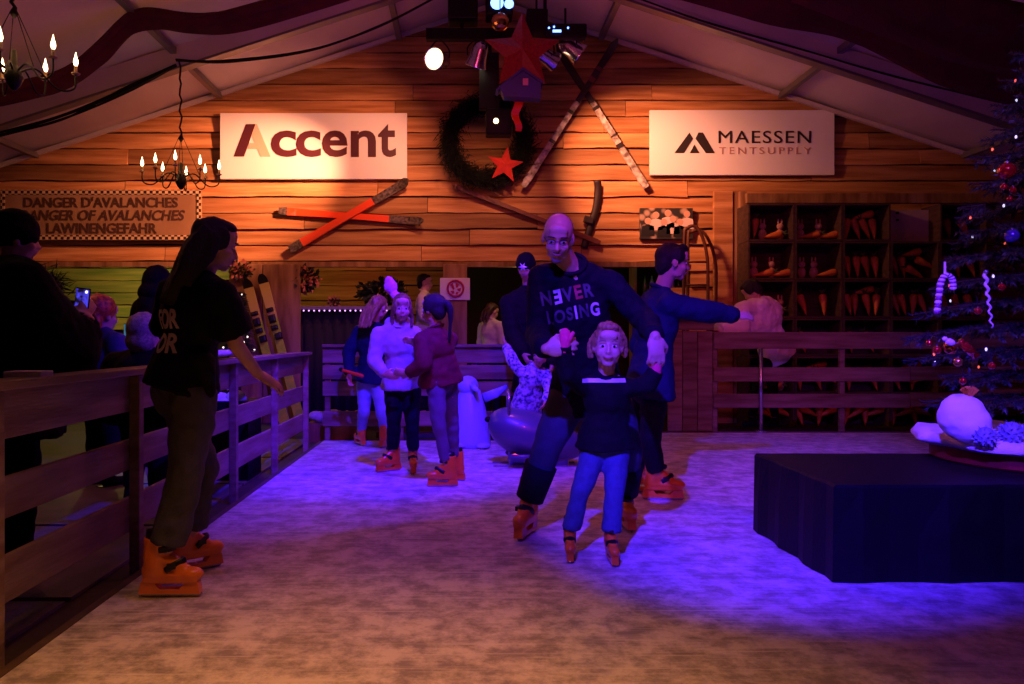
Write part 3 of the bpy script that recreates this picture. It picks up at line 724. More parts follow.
# drooping cables on the left slope, one on the right
def cable(pts, label, rad=.014, n=3, spread=.02):
    r = thing('cable_bundle', V(pts[len(pts) // 2]), label, 'cable'); rs = random.Random(len(label))
    for k in range(n):
        of = [V((0, rs.uniform(-spread, spread), rs.uniform(-spread, spread))) for _ in pts]
        MB().tube(catmull([V(p) + q for p, q in zip(pts, of)], 8), rad, 6).build('cable', BLACK, r, True)
cable([P(-10, 136, 8.9), P(60, 118, 8.9), P(125, 90, 8.9), P(176, 63, 8.9)], 'black cable bundle sagging left below the rafter', .013, 4, .035)
cable([P(176, 60, 8.9), P(230, 61, 8.9), P(310, 50, 8.85), P(380, 26, 8.8), P(450, -10, 8.75)], 'black cable sagging from the rafter up to the lighting bar', .011, 3, .012)
cable([P(610, -12, 8.85), P(700, 20, 8.88), P(800, 49, 8.9), P(900, 78, 8.9), P(1040, 112, 8.9)], 'thin black cable along the right rafter', .010, 2, .01)

# ------------------------------------------------------------------ chandeliers
FLAME = mat('flame_bulb', '#fff0d0', .3, emit=(1.0, .64, .32), estr=9)
CAND = mat('candle_sleeve', '#c9a070', .6)
def chandelier(cx, cy, Y, R, top_y, label, n=8, ph=0.0, chain=True):
    c = P(cx, cy, Y); r = thing('chandelier', c, label, 'chandelier', 'wrought iron candle chandeliers')
    s = R / .45
    MB().lathe([(0, -.17 * s), (.02 * s, -.16 * s), (.05 * s, -.12 * s), (.075 * s, -.06 * s), (.05 * s, 0), (.025 * s, .04 * s), (.018 * s, .16 * s), (0, .17 * s)], 12, c).build('hub', IRON, r, True)
    ringz = .46 * s
    for i in range(n):
        t = ph + i * math.tau / n; d = V((math.cos(t), math.sin(t), 0)); k = R * (1 if i % 2 == 0 else .80)
        e = c + d * k + V((0, 0, .03 * s))
        arm = MB().tube(catmull([c + d * .03 * s + V((0, 0, -.02 * s)), c + d * k * .35 + V((0, 0, .03 * s)), c + d * k * .7 + V((0, 0, -.11 * s)), c + d * k * .97 + V((0, 0, -.09 * s)), e], 6), .008 * s, 6).build('arm', IRON, r, True)
        cs = MB().lathe([(0, 0), (.03 * s, 0), (.036 * s, .012 * s), (.015 * s, .014 * s), (.013 * s, .07 * s), (0, .07 * s)], 10, e).build('candle', CAND, r, True)
        fo = MB().lathe([(0, .068 * s), (.012 * s, .075 * s), (.020 * s, .10 * s), (.017 * s, .125 * s), (.008 * s, .155 * s), (.002 * s, .185 * s), (0, .19 * s)], 10, e).build('flame_bulb', FLAME, cs, True)
        fo.parent = cs
        if i % 2 == 0:
            MB().tube([c + d * k * .5 + V((0, 0, .0 * s)), c + d * .03 * s + V((0, 0, ringz))], .004 * s, 5).build('stay_rod', IRON, r)
    MB().lathe([(.01 * s, -.04 * s), (.035 * s, 0), (.01 * s, .05 * s)], 10, c + V((0, 0, ringz))).build('crown', IRON, r, True)
    p0 = c + V((0, 0, ringz)); p1 = P(cx - 1, top_y, Y)
    pts = [p0.lerp(p1, i / 14) + V((.012 * math.sin(i * 2.1), .012 * math.cos(i * 1.7), 0)) for i in range(15)]
    MB().tube(pts, .011, 6).build('chain', IRON, r, True)
    pl_ = point('chandelier_glow', c + V((0, 0, .2)), 5 if Y > 6 else 4, (1.0, .5, .18), R * .7)
    pl_.parent = r; pl_.location = (0, 0, .2 * s)
    return r
chandelier(181, 176, 8.95, .41, 62, 'wrought iron candle chandelier hanging before the plank wall', 8, .2)
chandelier(14, 70, 4.75, .33, -60, 'near candle chandelier in the upper left corner of the tent', 7, .48)

# ------------------------------------------------------------------ carrot crates
CRATE = mat('crate_wood', '#54392a', .75, vscale=5, bump=.3, bscale=30, stretch=(.6, 2, 5), rnd=.2, color2='#3a261b')
CARROT = mat('carrot_orange', '#e07a2c', .55, var=.3, vscale=10, bump=.25, bscale=22, rnd=.15)
LEAFG = mat('carrot_top', '#4a5a24', .7)
YC = 10.15; DEP = .42
def tray(w_, h_, d_, t=.022):
    """open-fronted box as one connected shell; front at y=0, back at y=d_"""
    def rc(a, y): return [V((-w_ / 2 + a, y, a)), V((w_ / 2 - a, y, a)), V((w_ / 2 - a, y, h_ - a)), V((-w_ / 2 + a, y, h_ - a))]
    vs = rc(0, 0) + rc(0, d_) + rc(t, 0) + rc(t, d_ - t); fs = [(4, 5, 6, 7), (12, 13, 14, 15)]
    for i in range(4):
        j = (i + 1) % 4; fs += [(i, j, 4 + j, 4 + i), (8 + i, 8 + j, 12 + j, 12 + i), (i, j, 8 + j, 8 + i)]
    return MB().add(vs, fs)
cmesh = MB().tube([V((0, 0, -.15)), V((0, 0, -.11)), V((.004, 0, -.04)), V((0, 0, .05)), V((0, .003, .10)), V((0, 0, .125)), V((0, 0, .135))], [.004, .014, .030, .046, .050, .040, .012], 10).mesh('carrot', True)
tmb = MB()
for k in range(5):
    t = k * 1.256; tmb.tube([V((0, 0, .13)), V((.02 * math.cos(t), .02 * math.sin(t), .17)), V((.045 * math.cos(t), .045 * math.sin(t), .20))], [.006, .009, .002], 5)
tmesh = tmb.mesh('carrot_leaves'); 
first = {'carrot': None}
ROWN = ['top row', 'second row', 'third row', 'fourth row', 'fifth row', 'bottom row']; COLN = ['first', 'second', 'third', 'fourth', 'fifth']; NUM = ['leftmost', 'second', 'third', 'fourth', 'fifth', 'sixth']
xs = [748, 795, 843, 891, 940, 988]; yrow = [203, 241, 279.5, 318, 356, 394, 430]
fill = {(0, 0): 'mix', (0, 1): 'mix', (0, 2): 5, (1, 0): 'mix', (1, 1): 'few', (1, 2): 4, (1, 3): 5, (1, 4): 3, (2, 0): 'mix', (2, 1): 2, (2, 2): 5, (2, 3): 4, (2, 4): 3, (0, 4): 2,
        (4, 0): 'mix', (4, 1): 5, (4, 2): 3, (4, 3): 5, (4, 4): 4, (5, 0): 4, (5, 1): 5, (5, 2): 5, (5, 3): 4, (5, 4): 5, (3, 1): 1, (3, 2): 2, (3, 3): 0, (3, 0): 0}
rs = random.Random(11)
PLUSH = mat('plush_cream', '#b98a70', .9, bump=.4, bscale=60)
def carrot(c, ang, tilt, label, k=1.0):
    r = copy_carrot = thing('carrot', c, label, 'carrot', 'carrots in the crates')
    a = obj('root', cmesh, CARROT, r); a.rotation_euler = (tilt, ang, 0); a.scale = (k,) * 3
    b = obj('leafy_top', tmesh, LEAFG, r); b.rotation_euler = (tilt, ang, 0); b.scale = (k,) * 3
for row in range(6):
    for c_ in range(5):
        a = P(xs[c_], yrow[row + 1], YC); b = P(xs[c_ + 1], yrow[row], YC)
        if (row, c_) == (0, 3):
            o = thing('blank_sign', ((a.x + b.x) / 2, YC + .3, a.z), 'pale blank board between the crates of the top row', 'sign')
            MB().box(((a.x + b.x) / 2 + .02, YC + .25, (a.z + b.z) / 2 - .02), (b.x - a.x - .05, .02, b.z - a.z - .06)).build('board', mat('pale_board', '#b59a92', .6, var=.15), o)
            for q in range(2): MB().tube([P(896, 213 + 7 * q, YC + .24), P(899, 213 + 7 * q, YC + .22)], .015, 6).build('hook', IRON, o)
            continue
        ctr = V(((a.x + b.x) / 2, YC, a.z))
        cr = thing('crate', ctr, 'open wooden crate, %s from the left in the %s of the stack' % (COLN[c_], ROWN[row]), 'crate', 'crates stacked behind the right fence')
        w_, h_ = b.x - a.x - .008, b.z - a.z - .006
        o = obj('box', tray(w_, h_, DEP).mesh('box'), CRATE, cr)
        f = fill.get((row, c_), 0); base = ctr + V((0, .16, .025))
        where = 'in the %s crate of the %s' % (COLN[c_], ROWN[row])
        if isinstance(f, int):
            for i in range(f):
                lying = (i >= 4) or (row == 1 and c_ == 3 and i in (2, 3)) or (row > 3 and i % 2)
                xx = (i % 4 + .5) / min(max(f, 2), 4) * (w_ - .12) - (w_ - .12) / 2 + rs.uniform(-.015, .015)
                lab = 'orange carrot %s, %s from the left' % (where, NUM[i])
                if f == 1: lab = 'single orange carrot lying %s' % where
                if not lying: carrot(base + V((xx, rs.uniform(-.03, .03), .155)), rs.uniform(-.4, .15), rs.uniform(-.25, .05), lab)
                elif i >= 4: carrot(base + V((.06, .05, .33)), 1.35, 0, 'orange carrot lying on top of the others %s' % where)
                else: carrot(base + V((xx, -.02, .07 + .12 * (i % 2))), rs.choice((-1, 1)) * rs.uniform(.9, 1.3), 0, lab)
        else:
            k = 3 if f == 'few' else 4
            for i in range(k):
                xx = (i + .5) / k * (w_ - .14) - (w_ - .14) / 2; p = base + V((xx, 0, 0)); lab0 = '%s, %s from the left' % (where, NUM[i])
                if (i + row + c_) % 2 == 0 and f != 'few' or (f == 'few' and i == 2):
                    carrot(p + V((0, -.04, .06 if i % 4 else .155)), 1.4 if i % 4 else .1, 0, 'orange carrot %s' % lab0, .95)
                else:
                    t = thing('plush_toy', p, 'small cream plush figure %s' % lab0, 'toy', 'plush figures in the crates')
                    MB().ell(p + V((0, 0, .075)), None, (.055, .05, .075), 12, 8).build('body', PLUSH, t, True)
                    hd = MB().ell(p + V((0, -.01, .18)), None, (.045, .042, .042), 12, 8).build('head', PLUSH, t, True)
                    for sx in (-1, 1): MB().ell(p + V((sx * .022, -.005, .24)), None, (.012, .01, .04), 8, 6).build('ear', PLUSH, hd, True)

# ------------------------------------------------------------------ bent rattan frame beside the photograph
RAT = mat('rattan', '#6a3a1c', .5, var=.3)
rt = thing('cane_rack', P(700, 320, 10.3), 'tall arched rattan rack standing by the group photograph', 'rack')
for k, (xa, xb, yt, Y) in enumerate(((684, 708, 228, 10.3), (688, 716, 232, 10.42))):
    MB().tube(catmull([P(xa, 337 + 1.12 / Y * 800, Y), P(xa, 250, Y), P(xa + 4, yt, Y), P((xa + xb) / 2 + 3, yt + 2, Y), P(xb - 1, yt + 28, Y), P(xb, 300, Y), P(xb, 337 + 1.12 / Y * 800, Y)], 6), .022, 8).build('arch', RAT, rt, True)
for y in (262, 285, 305): MB().tube([P(685, y, 10.3), P(709, y, 10.3)], .014, 6).build('rung', RAT, rt, True)

# ------------------------------------------------------------------ bar furniture
GLASS_G = mat('bottle_green', '#3a5a2a', .1, coat=.5); GLASS_W = mat('bottle_clear', '#9aa6a0', .1, coat=.5); GLASS_B = mat('bottle_brown', '#4a2a14', .12, coat=.5)
sh = thing('bottle_shelf', P(660, 345, 11.3), 'tall open bottle shelf in the dark bar behind the boy', 'shelf')
for x in (634, 706): vboard('side', x, x + 3, 262, 417, 11.3, .35, WOOD_D, sh)
for y in (298, 340): a = P(635, y, 11.3); b = P(708, y, 11.3); MB().box(((a.x + b.x) / 2, 11.47, a.z), (b.x - a.x, .34, .03)).build('shelf_board', WOOD_D, sh)
for i in range(9):
    x = 645 + i * 6.8; p = P(x, 298, 11.4) + V((0, 0, .016)); k = i % 3
    bt = thing('bottle', p, '%s bottle on the bar shelf, %s from the left' % (('green', 'clear', 'brown')[k], ('first', 'second', 'third', 'fourth', 'fifth', 'sixth', 'seventh', 'eighth', 'ninth')[i]), 'bottle', 'bottles on the bar shelf')
    MB().lathe([(0, 0), (.036, 0), (.038, .02), (.038, .18), (.03, .22), (.013, .26), (.013, .32), (0, .32)], 10, p).build('glass', (GLASS_G, GLASS_W, GLASS_B)[k], bt, True)
    MB().lathe([(.015, .30), (.016, .335), (0, .336)], 8, p).build('bottle_cap', BLACK, bt)
can_ = thing('bar_canopy', P(641, 262, 10.9), 'small pale lit canopy over the bar opening beside the boy', 'canopy')
a = P(628, 267, 10.95); b = P(660, 260, 10.95)
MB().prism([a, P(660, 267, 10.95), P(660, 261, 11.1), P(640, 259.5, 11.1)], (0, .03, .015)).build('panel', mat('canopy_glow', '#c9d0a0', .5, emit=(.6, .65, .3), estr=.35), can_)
MB().box(P(645, 262, 10.88) + V((0, 0, .03)), (.05, .16, .10)).build('bracket', BLACK, can_)
ld = thing('bar_counter', P(350, 440, 10.9), 'high bar counter with a purple-lit edge and dark curtain', 'counter')
a = P(286, 308, 10.75); b = P(410, 308, 10.75)
MB().box(((a.x + b.x) / 2, 10.95, a.z), (b.x - a.x, .42, .045)).build('counter_top', mat('counter_top', '#8a7486', .25, var=.2), ld, bevel=.006)
mb = MB(); vs = []; fs = []; n = 60
for i in range(n + 1):
    x = a.x + .03 + (b.x - a.x - .06) * i / n; yy = 10.86 + .025 * math.sin(i * 1.25); vs += [V((x, yy, a.z - .02)), V((x, yy + .01 * math.sin(i), -.05))]
for i in range(n): fs.append((i * 2, i * 2 + 1, i * 2 + 3, i * 2 + 2))
cu = mb.add(vs, fs).build('curtain', mat('curtain_dark', '#1a0d12', .9), ld, True); sm = cu.modifiers.new('t', 'SOLIDIFY'); sm.thickness = .01
fl = thing('fairy_lights', a + V((.6, -.02, -.03)), 'string of tiny purple fairy lights along the counter edge', 'string lights')
MB().tube([V((a.x + (b.x - a.x) * i / 24, 10.73, a.z - .03 - .012 * (i % 2))) for i in range(25)], .003, 4).build('wire', BLACK, fl)
FAIRY = mat('fairy_bulb', '#c090ff', .3, emit=(.75, .35, 1.0), estr=2.2)
for i in range(24): MB().ell(V((a.x + (b.x - a.x) * (i + .5) / 24, 10.725, a.z - .036)), None, (.011, .011, .011), 6, 4).build('bulb', FAIRY, fl)
# plants and flowers on and over the counter
def leaf_cluster(name, label, c, R, n, m, cat, m2=None, n2=0, size=.06):
    r = thing(name, c, label, cat); rr = random.Random(len(label))
    def blob(k, mm, nm, sz):
        mb = MB()
        for i in range(k):
            d = V((rr.gauss(0, 1), rr.gauss(0, 1), rr.gauss(0, .8))).normalized(); p = c + V((d.x * R[0], d.y * R[1], d.z * R[2])) * rr.uniform(.35, 1)
            l_ = (d + V((rr.uniform(-.6, .6), rr.uniform(-.6, .6), rr.uniform(-.5, .5)))).normalized() * sz * rr.uniform(.7, 1.3); q = l_.orthogonal().normalized() * sz * .35
            mb.add([p, p + l_ * .5 + q, p + l_, p + l_ * .5 - q], [(0, 1, 2, 3)])
        o = mb.build(nm, mm, r); o['kind'] = 'stuff'
    blob(n, m, 'leaves', size)
    if m2: blob(n2, m2, 'petals', size * 1.1)
    MB().tube([c - V((0, 0, R[2] + .02)), c + V((0, 0, R[2] * .5))], .012, 6).build('stem', BARK, r)
    return r
LEAFD = mat('leaf_dark', '#1c2416', .6, var=.4); PETAL = mat('petal_pink', '#c06a5a', .6, var=.3)
leaf_cluster('hanging_flowers', 'cluster of pink flowers and dark leaves hanging under the wall edge', P(302, 279, 10.75), (.22, .12, .17), 240, LEAFD, 'flowers', PETAL, 130, .075)
leaf_cluster('bar_plant', 'dark leafy plant standing on the bar counter', P(382, 293, 10.95), (.32, .15, .18), 420, LEAFD, 'plant', None, 0, .09)
leaf_cluster('bar_flowers', 'small pink flower posy on the bar counter', P(334, 302, 10.95), (.08, .06, .06), 60, LEAFD, 'flowers', PETAL, 60, .04)
leaf_cluster('post_garland', 'tuft of dry flowers left of the yellow skis', P(241, 270, 10.5), (.14, .08, .12), 120, LEAFD, 'flowers', PETAL, 60, .06)
# tinsel tree with tiny lights left of the skis, behind the woman
tt = thing('lit_tinsel_tree', P(238, 345, 9.8), 'small dark fir with tiny white lights left of the yellow skis', 'tree')
mb = MB(); rr = random.Random(4); base = P(238, 350, 9.8); top = P(239, 292, 9.8)
for i in range(900):
    t = rr.random(); an = rr.uniform(0, math.tau); rad = .02 + .2 * (1 - t); c = base.lerp(top, t); d = V((math.cos(an), math.sin(an), -.25)); p = c + d * rad * rr.uniform(.3, .8); q = d.orthogonal().normalized() * .012
    mb.add([p - q, p + q, p + d * .09], [(0, 1, 2)])
o = mb.build('fir_needles', GREEN_D, tt); o['kind'] = 'stuff'
MB().tube([V((base.x, base.y, -.05)), top], [.05, .01], 6).build('trunk', BARK, tt)
for i in range(22):
    t = i / 22; an = i * 2.4; c = base.lerp(top, t) + V((math.cos(an), -abs(math.sin(an)), 0)) * (.03 + .17 * (1 - t))
    MB().ell(c, None, (.012, .012, .012), 6, 4).build('bulb', mat('fairy_white', '#fff0e0', .3, emit=(1, .85, .7), estr=2.0), tt)
# card on the left handrail, snow-like fleece on the rail
o = MB().box(P(34, 377, 2.99) + V((-.02, 0, .008)), (.14, .09, .03)).build('card_stack', mat('card_pale', '#efe4dc', .6), origin=P(34, 378.5, 2.99), bevel=.003); tag(o, 'flat pale stack of cards lying on the left handrail', 'cards')
fm = MB(); rr = random.Random(3); fc = V((FX + .02, 5.25, .985 + .033 - .06))
for i in range(9):
    fm.ell(fc + V((rr.uniform(-.03, .03), (i - 4) * .07, .015)), None, (.055, .06, .022), 10, 6)
o = fm.build('white_scarf', mat('fleece_white', '#d8d6dc', .95, bump=.8, bscale=50), origin=fc, smooth=True); tag(o, 'white fluffy scarf lying along the left handrail', 'scarf')
# white dog plush / bag items behind the fence corner
o = thing('white_bag', P(222, 398, 6.4), 'crumpled white bag lit teal behind the left fence', 'bag')
mb = MB(); rr = random.Random(8)
for i in range(7): mb.ell(P(222, 402, 6.4) + V((rr.uniform(-.12, .12), rr.uniform(-.05, .05), rr.uniform(-.07, .07))), None, (.09, .07, .08), 10, 7)
mb.build('sack', mat('bag_white', '#cfd8d2', .7, bump=.8, bscale=14), o, True)
MB().tube(catmull([P(216, 390, 6.4), P(222, 378, 6.4), P(228, 390, 6.4)], 5), .008, 6).build('handle', mat('bag_white', '#cfd8d2'), o, True)
MB().box(P(222, 425, 6.4) + V((0, .05, -.11)), (.5, .4, .62)).build('crate_below', BLACKCLOTH, o)
o = thing('fleece_bundle', P(335, 420, 8.7), 'grey-white fleece bundle lying behind the rear fence', 'blanket')
mb = MB()
for i in range(11): mb.ell(P(316 + i * 4.4, 416 + 1.2 * math.sin(i), 8.72), None, (.085, .09, .055 + .012 * math.sin(i * 2)), 10, 7)
mb.build('fleece', mat('fleece_grey', '#b9b2a4', .95, bump=.9, bscale=40), o, True)
MB().box(P(337, 436, 8.75) + V((0, .05, 0)), (.62, .3, .30)).build('bench', WOOD_D, o)

# ------------------------------------------------------------------ skating aids: penguin and seal
AID = mat('aid_plastic', '#9fb0ea', .35, coat=.3); AIDG = mat('aid_grey', '#50566a', .35, coat=.3)
pg = thing('penguin_skate_aid', P(470, 447, 7.9), 'blue-lit plastic penguin skating aid by the rear fence', 'skating aid')
c = P(470, 447, 7.9); c.z = 0
MB().lathe([(0, .0), (.2, .0), (.205, .05), (.19, .2), (.155, .38), (.12, .5), (.10, .56), (0, .60)], 22, c).build('body', AID, pg, True)
hd = MB().ell(c + V((-.02, -.02, .60)), None, (.105, .11, .10), 16, 10).build('head', AID, pg, True)
MB().tube([c + V((.02, -.1, .60)), c + V((.06, -.2, .575)), c + V((.08, -.25, .56))], [.04, .025, .004], 8).build('beak', AID, hd, True)
for sx in (-1, 1):
    MB().tube([c + V((.14 * sx, 0, .48)), c + V((.26 * sx, -.05, .53)), c + V((.36 * sx, -.08, .60))], [(.05, .025), (.045, .02), (.015, .01)], 8).build('flipper', AID, pg, True)
    MB().ell(c + V((.12 * sx, -.14, .03)), None, (.08, .12, .03), 12, 7).build('foot', AID, pg, True)
    MB().box(c + V((.1 * sx, 0, .006)), (.02, .44, .012)).build('runner', STEEL, pg)
sl = thing('seal_skate_aid', P(530, 463, 6.75), 'grey plastic seal skating aid lying on the ice behind the man', 'skating aid')
c = P(532, 463, 6.75); c.z = 0
pth = catmull([c + V((-.36, 0, .38)), c + V((-.27, 0, .35)), c + V((-.1, 0, .28)), c + V((.12, 0, .22)), c + V((.32, 0, .17)), c + V((.46, 0, .16))], 5)
rad = [.02 + .19 * math.sin(math.pi * min(1, (i + .7) / len(pth) * 1.02)) ** .8 for i in range(len(pth))]
MB().tube(pth, [(r_ * .95, r_) for r_ in rad], 16).build('body', AIDG, sl, True)
MB().box(c + V((.05, 0, .06)), (.5, .2, .12)).build('base', AIDG, sl, bevel=.03)
for sy in (-1, 1):
    MB().ell(c + V((-.08, sy * .18, .08)), Matrix.Rotation(.4 * sy, 3, 'X'), (.14, .08, .03), 12, 7).build('flipper', AIDG, sl, True)
    MB().box(c + V((.02, sy * .1, .006)), (.7, .02, .012)).build('runner', STEEL, sl)
MB().tube(catmull([c + V((-.2, -.12, .40)), c + V((-.2, -.08, .60)), c + V((-.2, .08, .60)), c + V((-.2, .12, .40))], 5), .014, 8).build('handle', STEEL, sl, True)
MB().ell(c + V((-.37, 0, .385)), None, (.03, .03, .025), 10, 7).build('nose', BLACK, sl, True)

# ------------------------------------------------------------------ Christmas tree on the stage
TX, TY = 3.07, 4.18
GRN = mat('spruce_green', '#2f4438', .6, vscale=9, color2='#1d2c26')
TRK = mat('spruce_trunk', '#3a2a1c', .85, bump=.5)
tree = thing('christmas_tree', (TX, TY, HT), 'tall decorated spruce standing on the black stage block', 'tree')
MB().tube([(TX, TY, HT + .05), (TX, TY, 2.85)], [.05, .01], 8).build('trunk', TRK, tree, True)
rr = random.Random(21); nm_ = MB()
tips = []
def needles(p0, p1, dens, ln):
    d = p1 - p0; L = d.length; d.normalize(); n = int(L * dens)
    for i in range(n):
        t = i / n; p = p0.lerp(p1, t); a = rr.uniform(0, math.tau); o_ = d.orthogonal().normalized(); q = Quaternion(d, a) @ o_
        e = (q * .8 + d * .65).normalized() * ln * rr.uniform(.7, 1.2); s_ = e.cross(d).normalized() * .0036
        nm_.add([p - s_, p + s_, p + e], [(0, 1, 2)])
for lv in range(17):
    z = .66 + lv * .128; f = 1 - (z - .6) / 2.35; R = min(.68, .36 + .356 * (1.95 - z)) * (.88 if z < .85 else 1); nb = 13 if lv < 9 else 9
    for b in range(nb):
        an = b * math.tau / nb + lv * .7 + rr.uniform(-.15, .15); L = R * rr.uniform(.8, 1.08); dr = V((math.cos(an), math.sin(an), 0))
        if dr.x * L > .85 : L *= .9
        p0 = V((TX, TY, z + .1)); pts = [p0 + dr * L * t + V((0, 0, .05 * t - .22 * t * t * L + .10 * max(0, t - .7))) for t in (0, .3, .6, .85, 1)]
        br = MB().tube(pts, [.012, .009, .006, .004, .002], 5).build('branch', TRK, tree)
        vis = dr.x < .45
        for i in range(4): needles(pts[i], pts[i + 1], 330 if vis else 120, .036)
        for k in range(10):
            t = .18 + .08 * k; q = p0 + dr * L * t + V((0, 0, .05 * t - .22 * t * t * L)); sd = 1 if k % 2 else -1
            pe = V((-dr.y, dr.x, 0)) * sd; e = q + (dr * .7 + pe * .8).normalized() * L * .30 * (1.15 - t) + V((0, 0, -.02))
            needles(q, e, 380 if vis else 120, .034)
        tips.append(pts[-1])
o = nm_.build('spruce_needles', GRN, tree); o['kind'] = 'stuff'
# stand board with red edge and white fleece
rb_ = thing('round_stand', (TX, TY, HT), 'low red-edged round board under the tree', 'base')
MB().lathe([(0, 0), (.55, 0), (.56, .01), (.56, .11), (.55, .12), (0, .12)], 40, (TX, TY, HT + .002)).build('disc', mat('base_red', '#8c1a16', .6, var=.3), rb_)
bk = MB(); vs = []; fs = []; N = 64; rr2 = random.Random(2)
for k, (rad_, z_) in enumerate(((.05, .14), (.35, .15), (.52, .155), (.60, .15), (.635, .11), (.61, .085))):
    for i in range(N):
        t = i * math.tau / N; w_ = 1 + (.02 * math.sin(5 * t + 1) + .025 * math.sin(11 * t)) * (k > 1); vs.append(V((TX + math.cos(t) * rad_ * w_, TY + math.sin(t) * rad_ * w_, HT + z_ + (.014 * math.sin(7 * t + k) if 0 < k < 5 else 0))))
for k in range(5):
    for i in range(N): j = (i + 1) % N; fs.append((k * N + i, k * N + j, (k + 1) * N + j, (k + 1) * N + i))
fs.append(tuple(range(N))[::-1])
o = bk.add(vs, fs).build('white_fleece', mat('fleece_snow', '#e6e2ea', .95, bump=.6, bscale=45), None, True, origin=V((TX, TY, HT + .07))); sm = o.modifiers.new('t', 'SOLIDIFY'); sm.thickness = .012
tag(o, 'white fleece blanket spread around the foot of the tree', 'blanket')
# white ball figure and frosted cones
sb = thing('white_ball', P(962, 438, 3.96), 'white round snowball decoration with a golden tuft at the tree foot', 'decoration')
c = P(962, 417, 3.96)
BALLM = (mat('ball_white', '#e4dfe6', .75, bump=.35, bscale=25), V(c), sb)
mb = MB()
for i in range(40):
    d = V((rr.gauss(0, .6), rr.gauss(0, .6), 1)).normalized(); mb.tube([c + V((.03, -.01, .105)), c + V((.03, -.01, .105)) + d * .05], [.012, .003], 5)
o = mb.build('golden_tuft', mat('tuft_gold', '#c9852e', .6), sb); o['kind'] = 'stuff'
CONE = mat('frosted_cone', '#8c90c0', .7, var=.4, vscale=40)
for i, (x, y, R) in enumerate(((985, 437, .055), (1012, 433, .062))):
    c = P(x, y, 3.86 if i else 3.84); cn = thing('frosted_cone', c, ('left', 'right')[i] + ' bluish frosted pine cone on the white fleece', 'cone', 'frosted cones at the tree foot')
    mb = MB(); mb.ell(c, None, (R * .8, R * .8, R * .9), 10, 7); mb.build('core', CONE, cn, True)
    sc = MB()
    for k in range(70):
        t = math.acos(1 - 2 * (k + .5) / 70); an = k * 2.39996; d = V((math.sin(t) * math.cos(an), math.sin(t) * math.sin(an), math.cos(t)))
        q = d.orthogonal().normalized() * R * .22; w2 = d.cross(q); sc.add([c + d * R * .7 - q, c + d * R * .7 + q, c + d * R * 1.12 + w2 * .5], [(0, 1, 2)])
    o = sc.build('scales', CONE, cn); o['kind'] = 'stuff'
# ornaments
BRED = mat('bauble_red', '#b0121c', .12, metal=.6, coat=1); BGOLD = mat('bauble_copper', '#c06a3a', .15, metal=.8, coat=.6); BBLUE = mat('bauble_violet', '#5a48d0', .15, metal=.6, coat=.8)
def bauble(x, y, Y, R, m, label):
    c = P(x, y, Y); b = thing('bauble', c, label, 'bauble', 'baubles on the tree')
    MB().ell(c, None, (R, R, R), 16, 11).build('ball', m, b, True)
    MB().lathe([(R * .25, R * .95), (R * .25, R * 1.15), (0, R * 1.16)], 8, c).build('bauble_cap', STEEL, b)
    MB().tube([c + V((0, 0, R * 1.1)), c + V((0, .01, R * 1.1 + .05))], .002, 4).build('string', BLACK, b)
bauble(1007, 171, 3.92, .042, BRED, 'large red bauble highest on the tree')
bauble(1004, 187, 3.90, .017, BRED, 'small red bauble just under the highest bauble')
bauble(1013, 190, 3.90, .017, BRED, 'small red bauble to the right under the highest bauble')
bauble(1010, 199, 3.90, .014, BRED, 'tiny red bauble lowest in the top cluster')
bauble(951, 347, 3.95, .036, BGOLD, 'copper bauble beside the candy cane')
bauble(937, 350, 4.0, .022, BRED, 'red bauble at the tip of the left branch')
bauble(929, 343, 4.02, .015, BRED, 'small red bauble furthest left on the tree')
bauble(1012, 236, 4.0, .035, BBLUE, 'violet bauble in the upper part of the tree')
bauble(992, 366, 3.84, .018, BRED, 'small red bauble low on the tree')
bauble(963, 381, 3.86, .017, BRED, 'small red bauble just above the white ball')
bauble(1002, 287, 3.86, .018, BRED, 'small red bauble right of the hanging icicle')
bauble(978, 311, 3.86, .018, BRED, 'small red bauble in the middle of the tree')
bauble(958, 362, 3.86, .022, mat('bauble_gold', '#c99a4a', .2, metal=.8), 'golden bauble above the white ball')
CST = mat('cane_white', '#e0d4e4', .35, coat=.4); CRD = mat('cane_violet', '#7a2a7a', .35, coat=.4)
cc_ = thing('candy_cane', P(945, 290, 4.0), 'beaded candy cane with a curved top hanging on the left branch', 'candy cane')
pth = catmull([P(937, 312, 4.0), P(939, 295, 4.0), P(941, 282, 4.0), P(946, 275, 4.0), P(952, 279, 4.0), P(953, 288, 4.0)], 5)
for i, p in enumerate(pth): MB().ell(p, None, (.017, .017, .012), 10, 6).build('bead', CST if i % 2 else CRD, cc_, True)
MB().tube([P(945, 276, 4.0), P(945, 262, 4.0)], .006, 5).build('ribbon', CST, cc_)
ic = thing('icicle_ornament', P(990, 300, 3.86), 'long twisted silver icicle ornament in the middle of the tree', 'ornament')
pth = [P(985, 272, 3.86).lerp(P(992, 328, 3.86), i / 30) + V((.006 * math.cos(i * 1.3), .006 * math.sin(i * 1.3), 0)) for i in range(31)]
MB().tube(pth, [.009 * (1 - .02 * i) for i in range(31)], 6).build('twist', CST, ic, True); MB().ell(pth[0], None, (.012, .012, .012), 8, 6).build('bead', STEEL, ic, True)
rbn = thing('red_cracker', P(968, 349, 3.84), 'red shiny wrapped cracker lying in the lower branches', 'ornament')
a, b = P(960, 341, 3.84), P(976, 356, 3.84); MB().tube([a, a.lerp(b, .15), a.lerp(b, .2), a.lerp(b, .8), a.lerp(b, .85), b], [.022, .009, .02, .02, .009, .022], 10).build('wrapper', BRED, rbn, True)
MB().tube([a.lerp(b, .48), a.lerp(b, .53)], .0215, 10).build('band', BGOLD, rbn)
sp_ = thing('white_bird', P(953, 344, 3.88), 'small white bird ornament beside the red cracker', 'ornament')
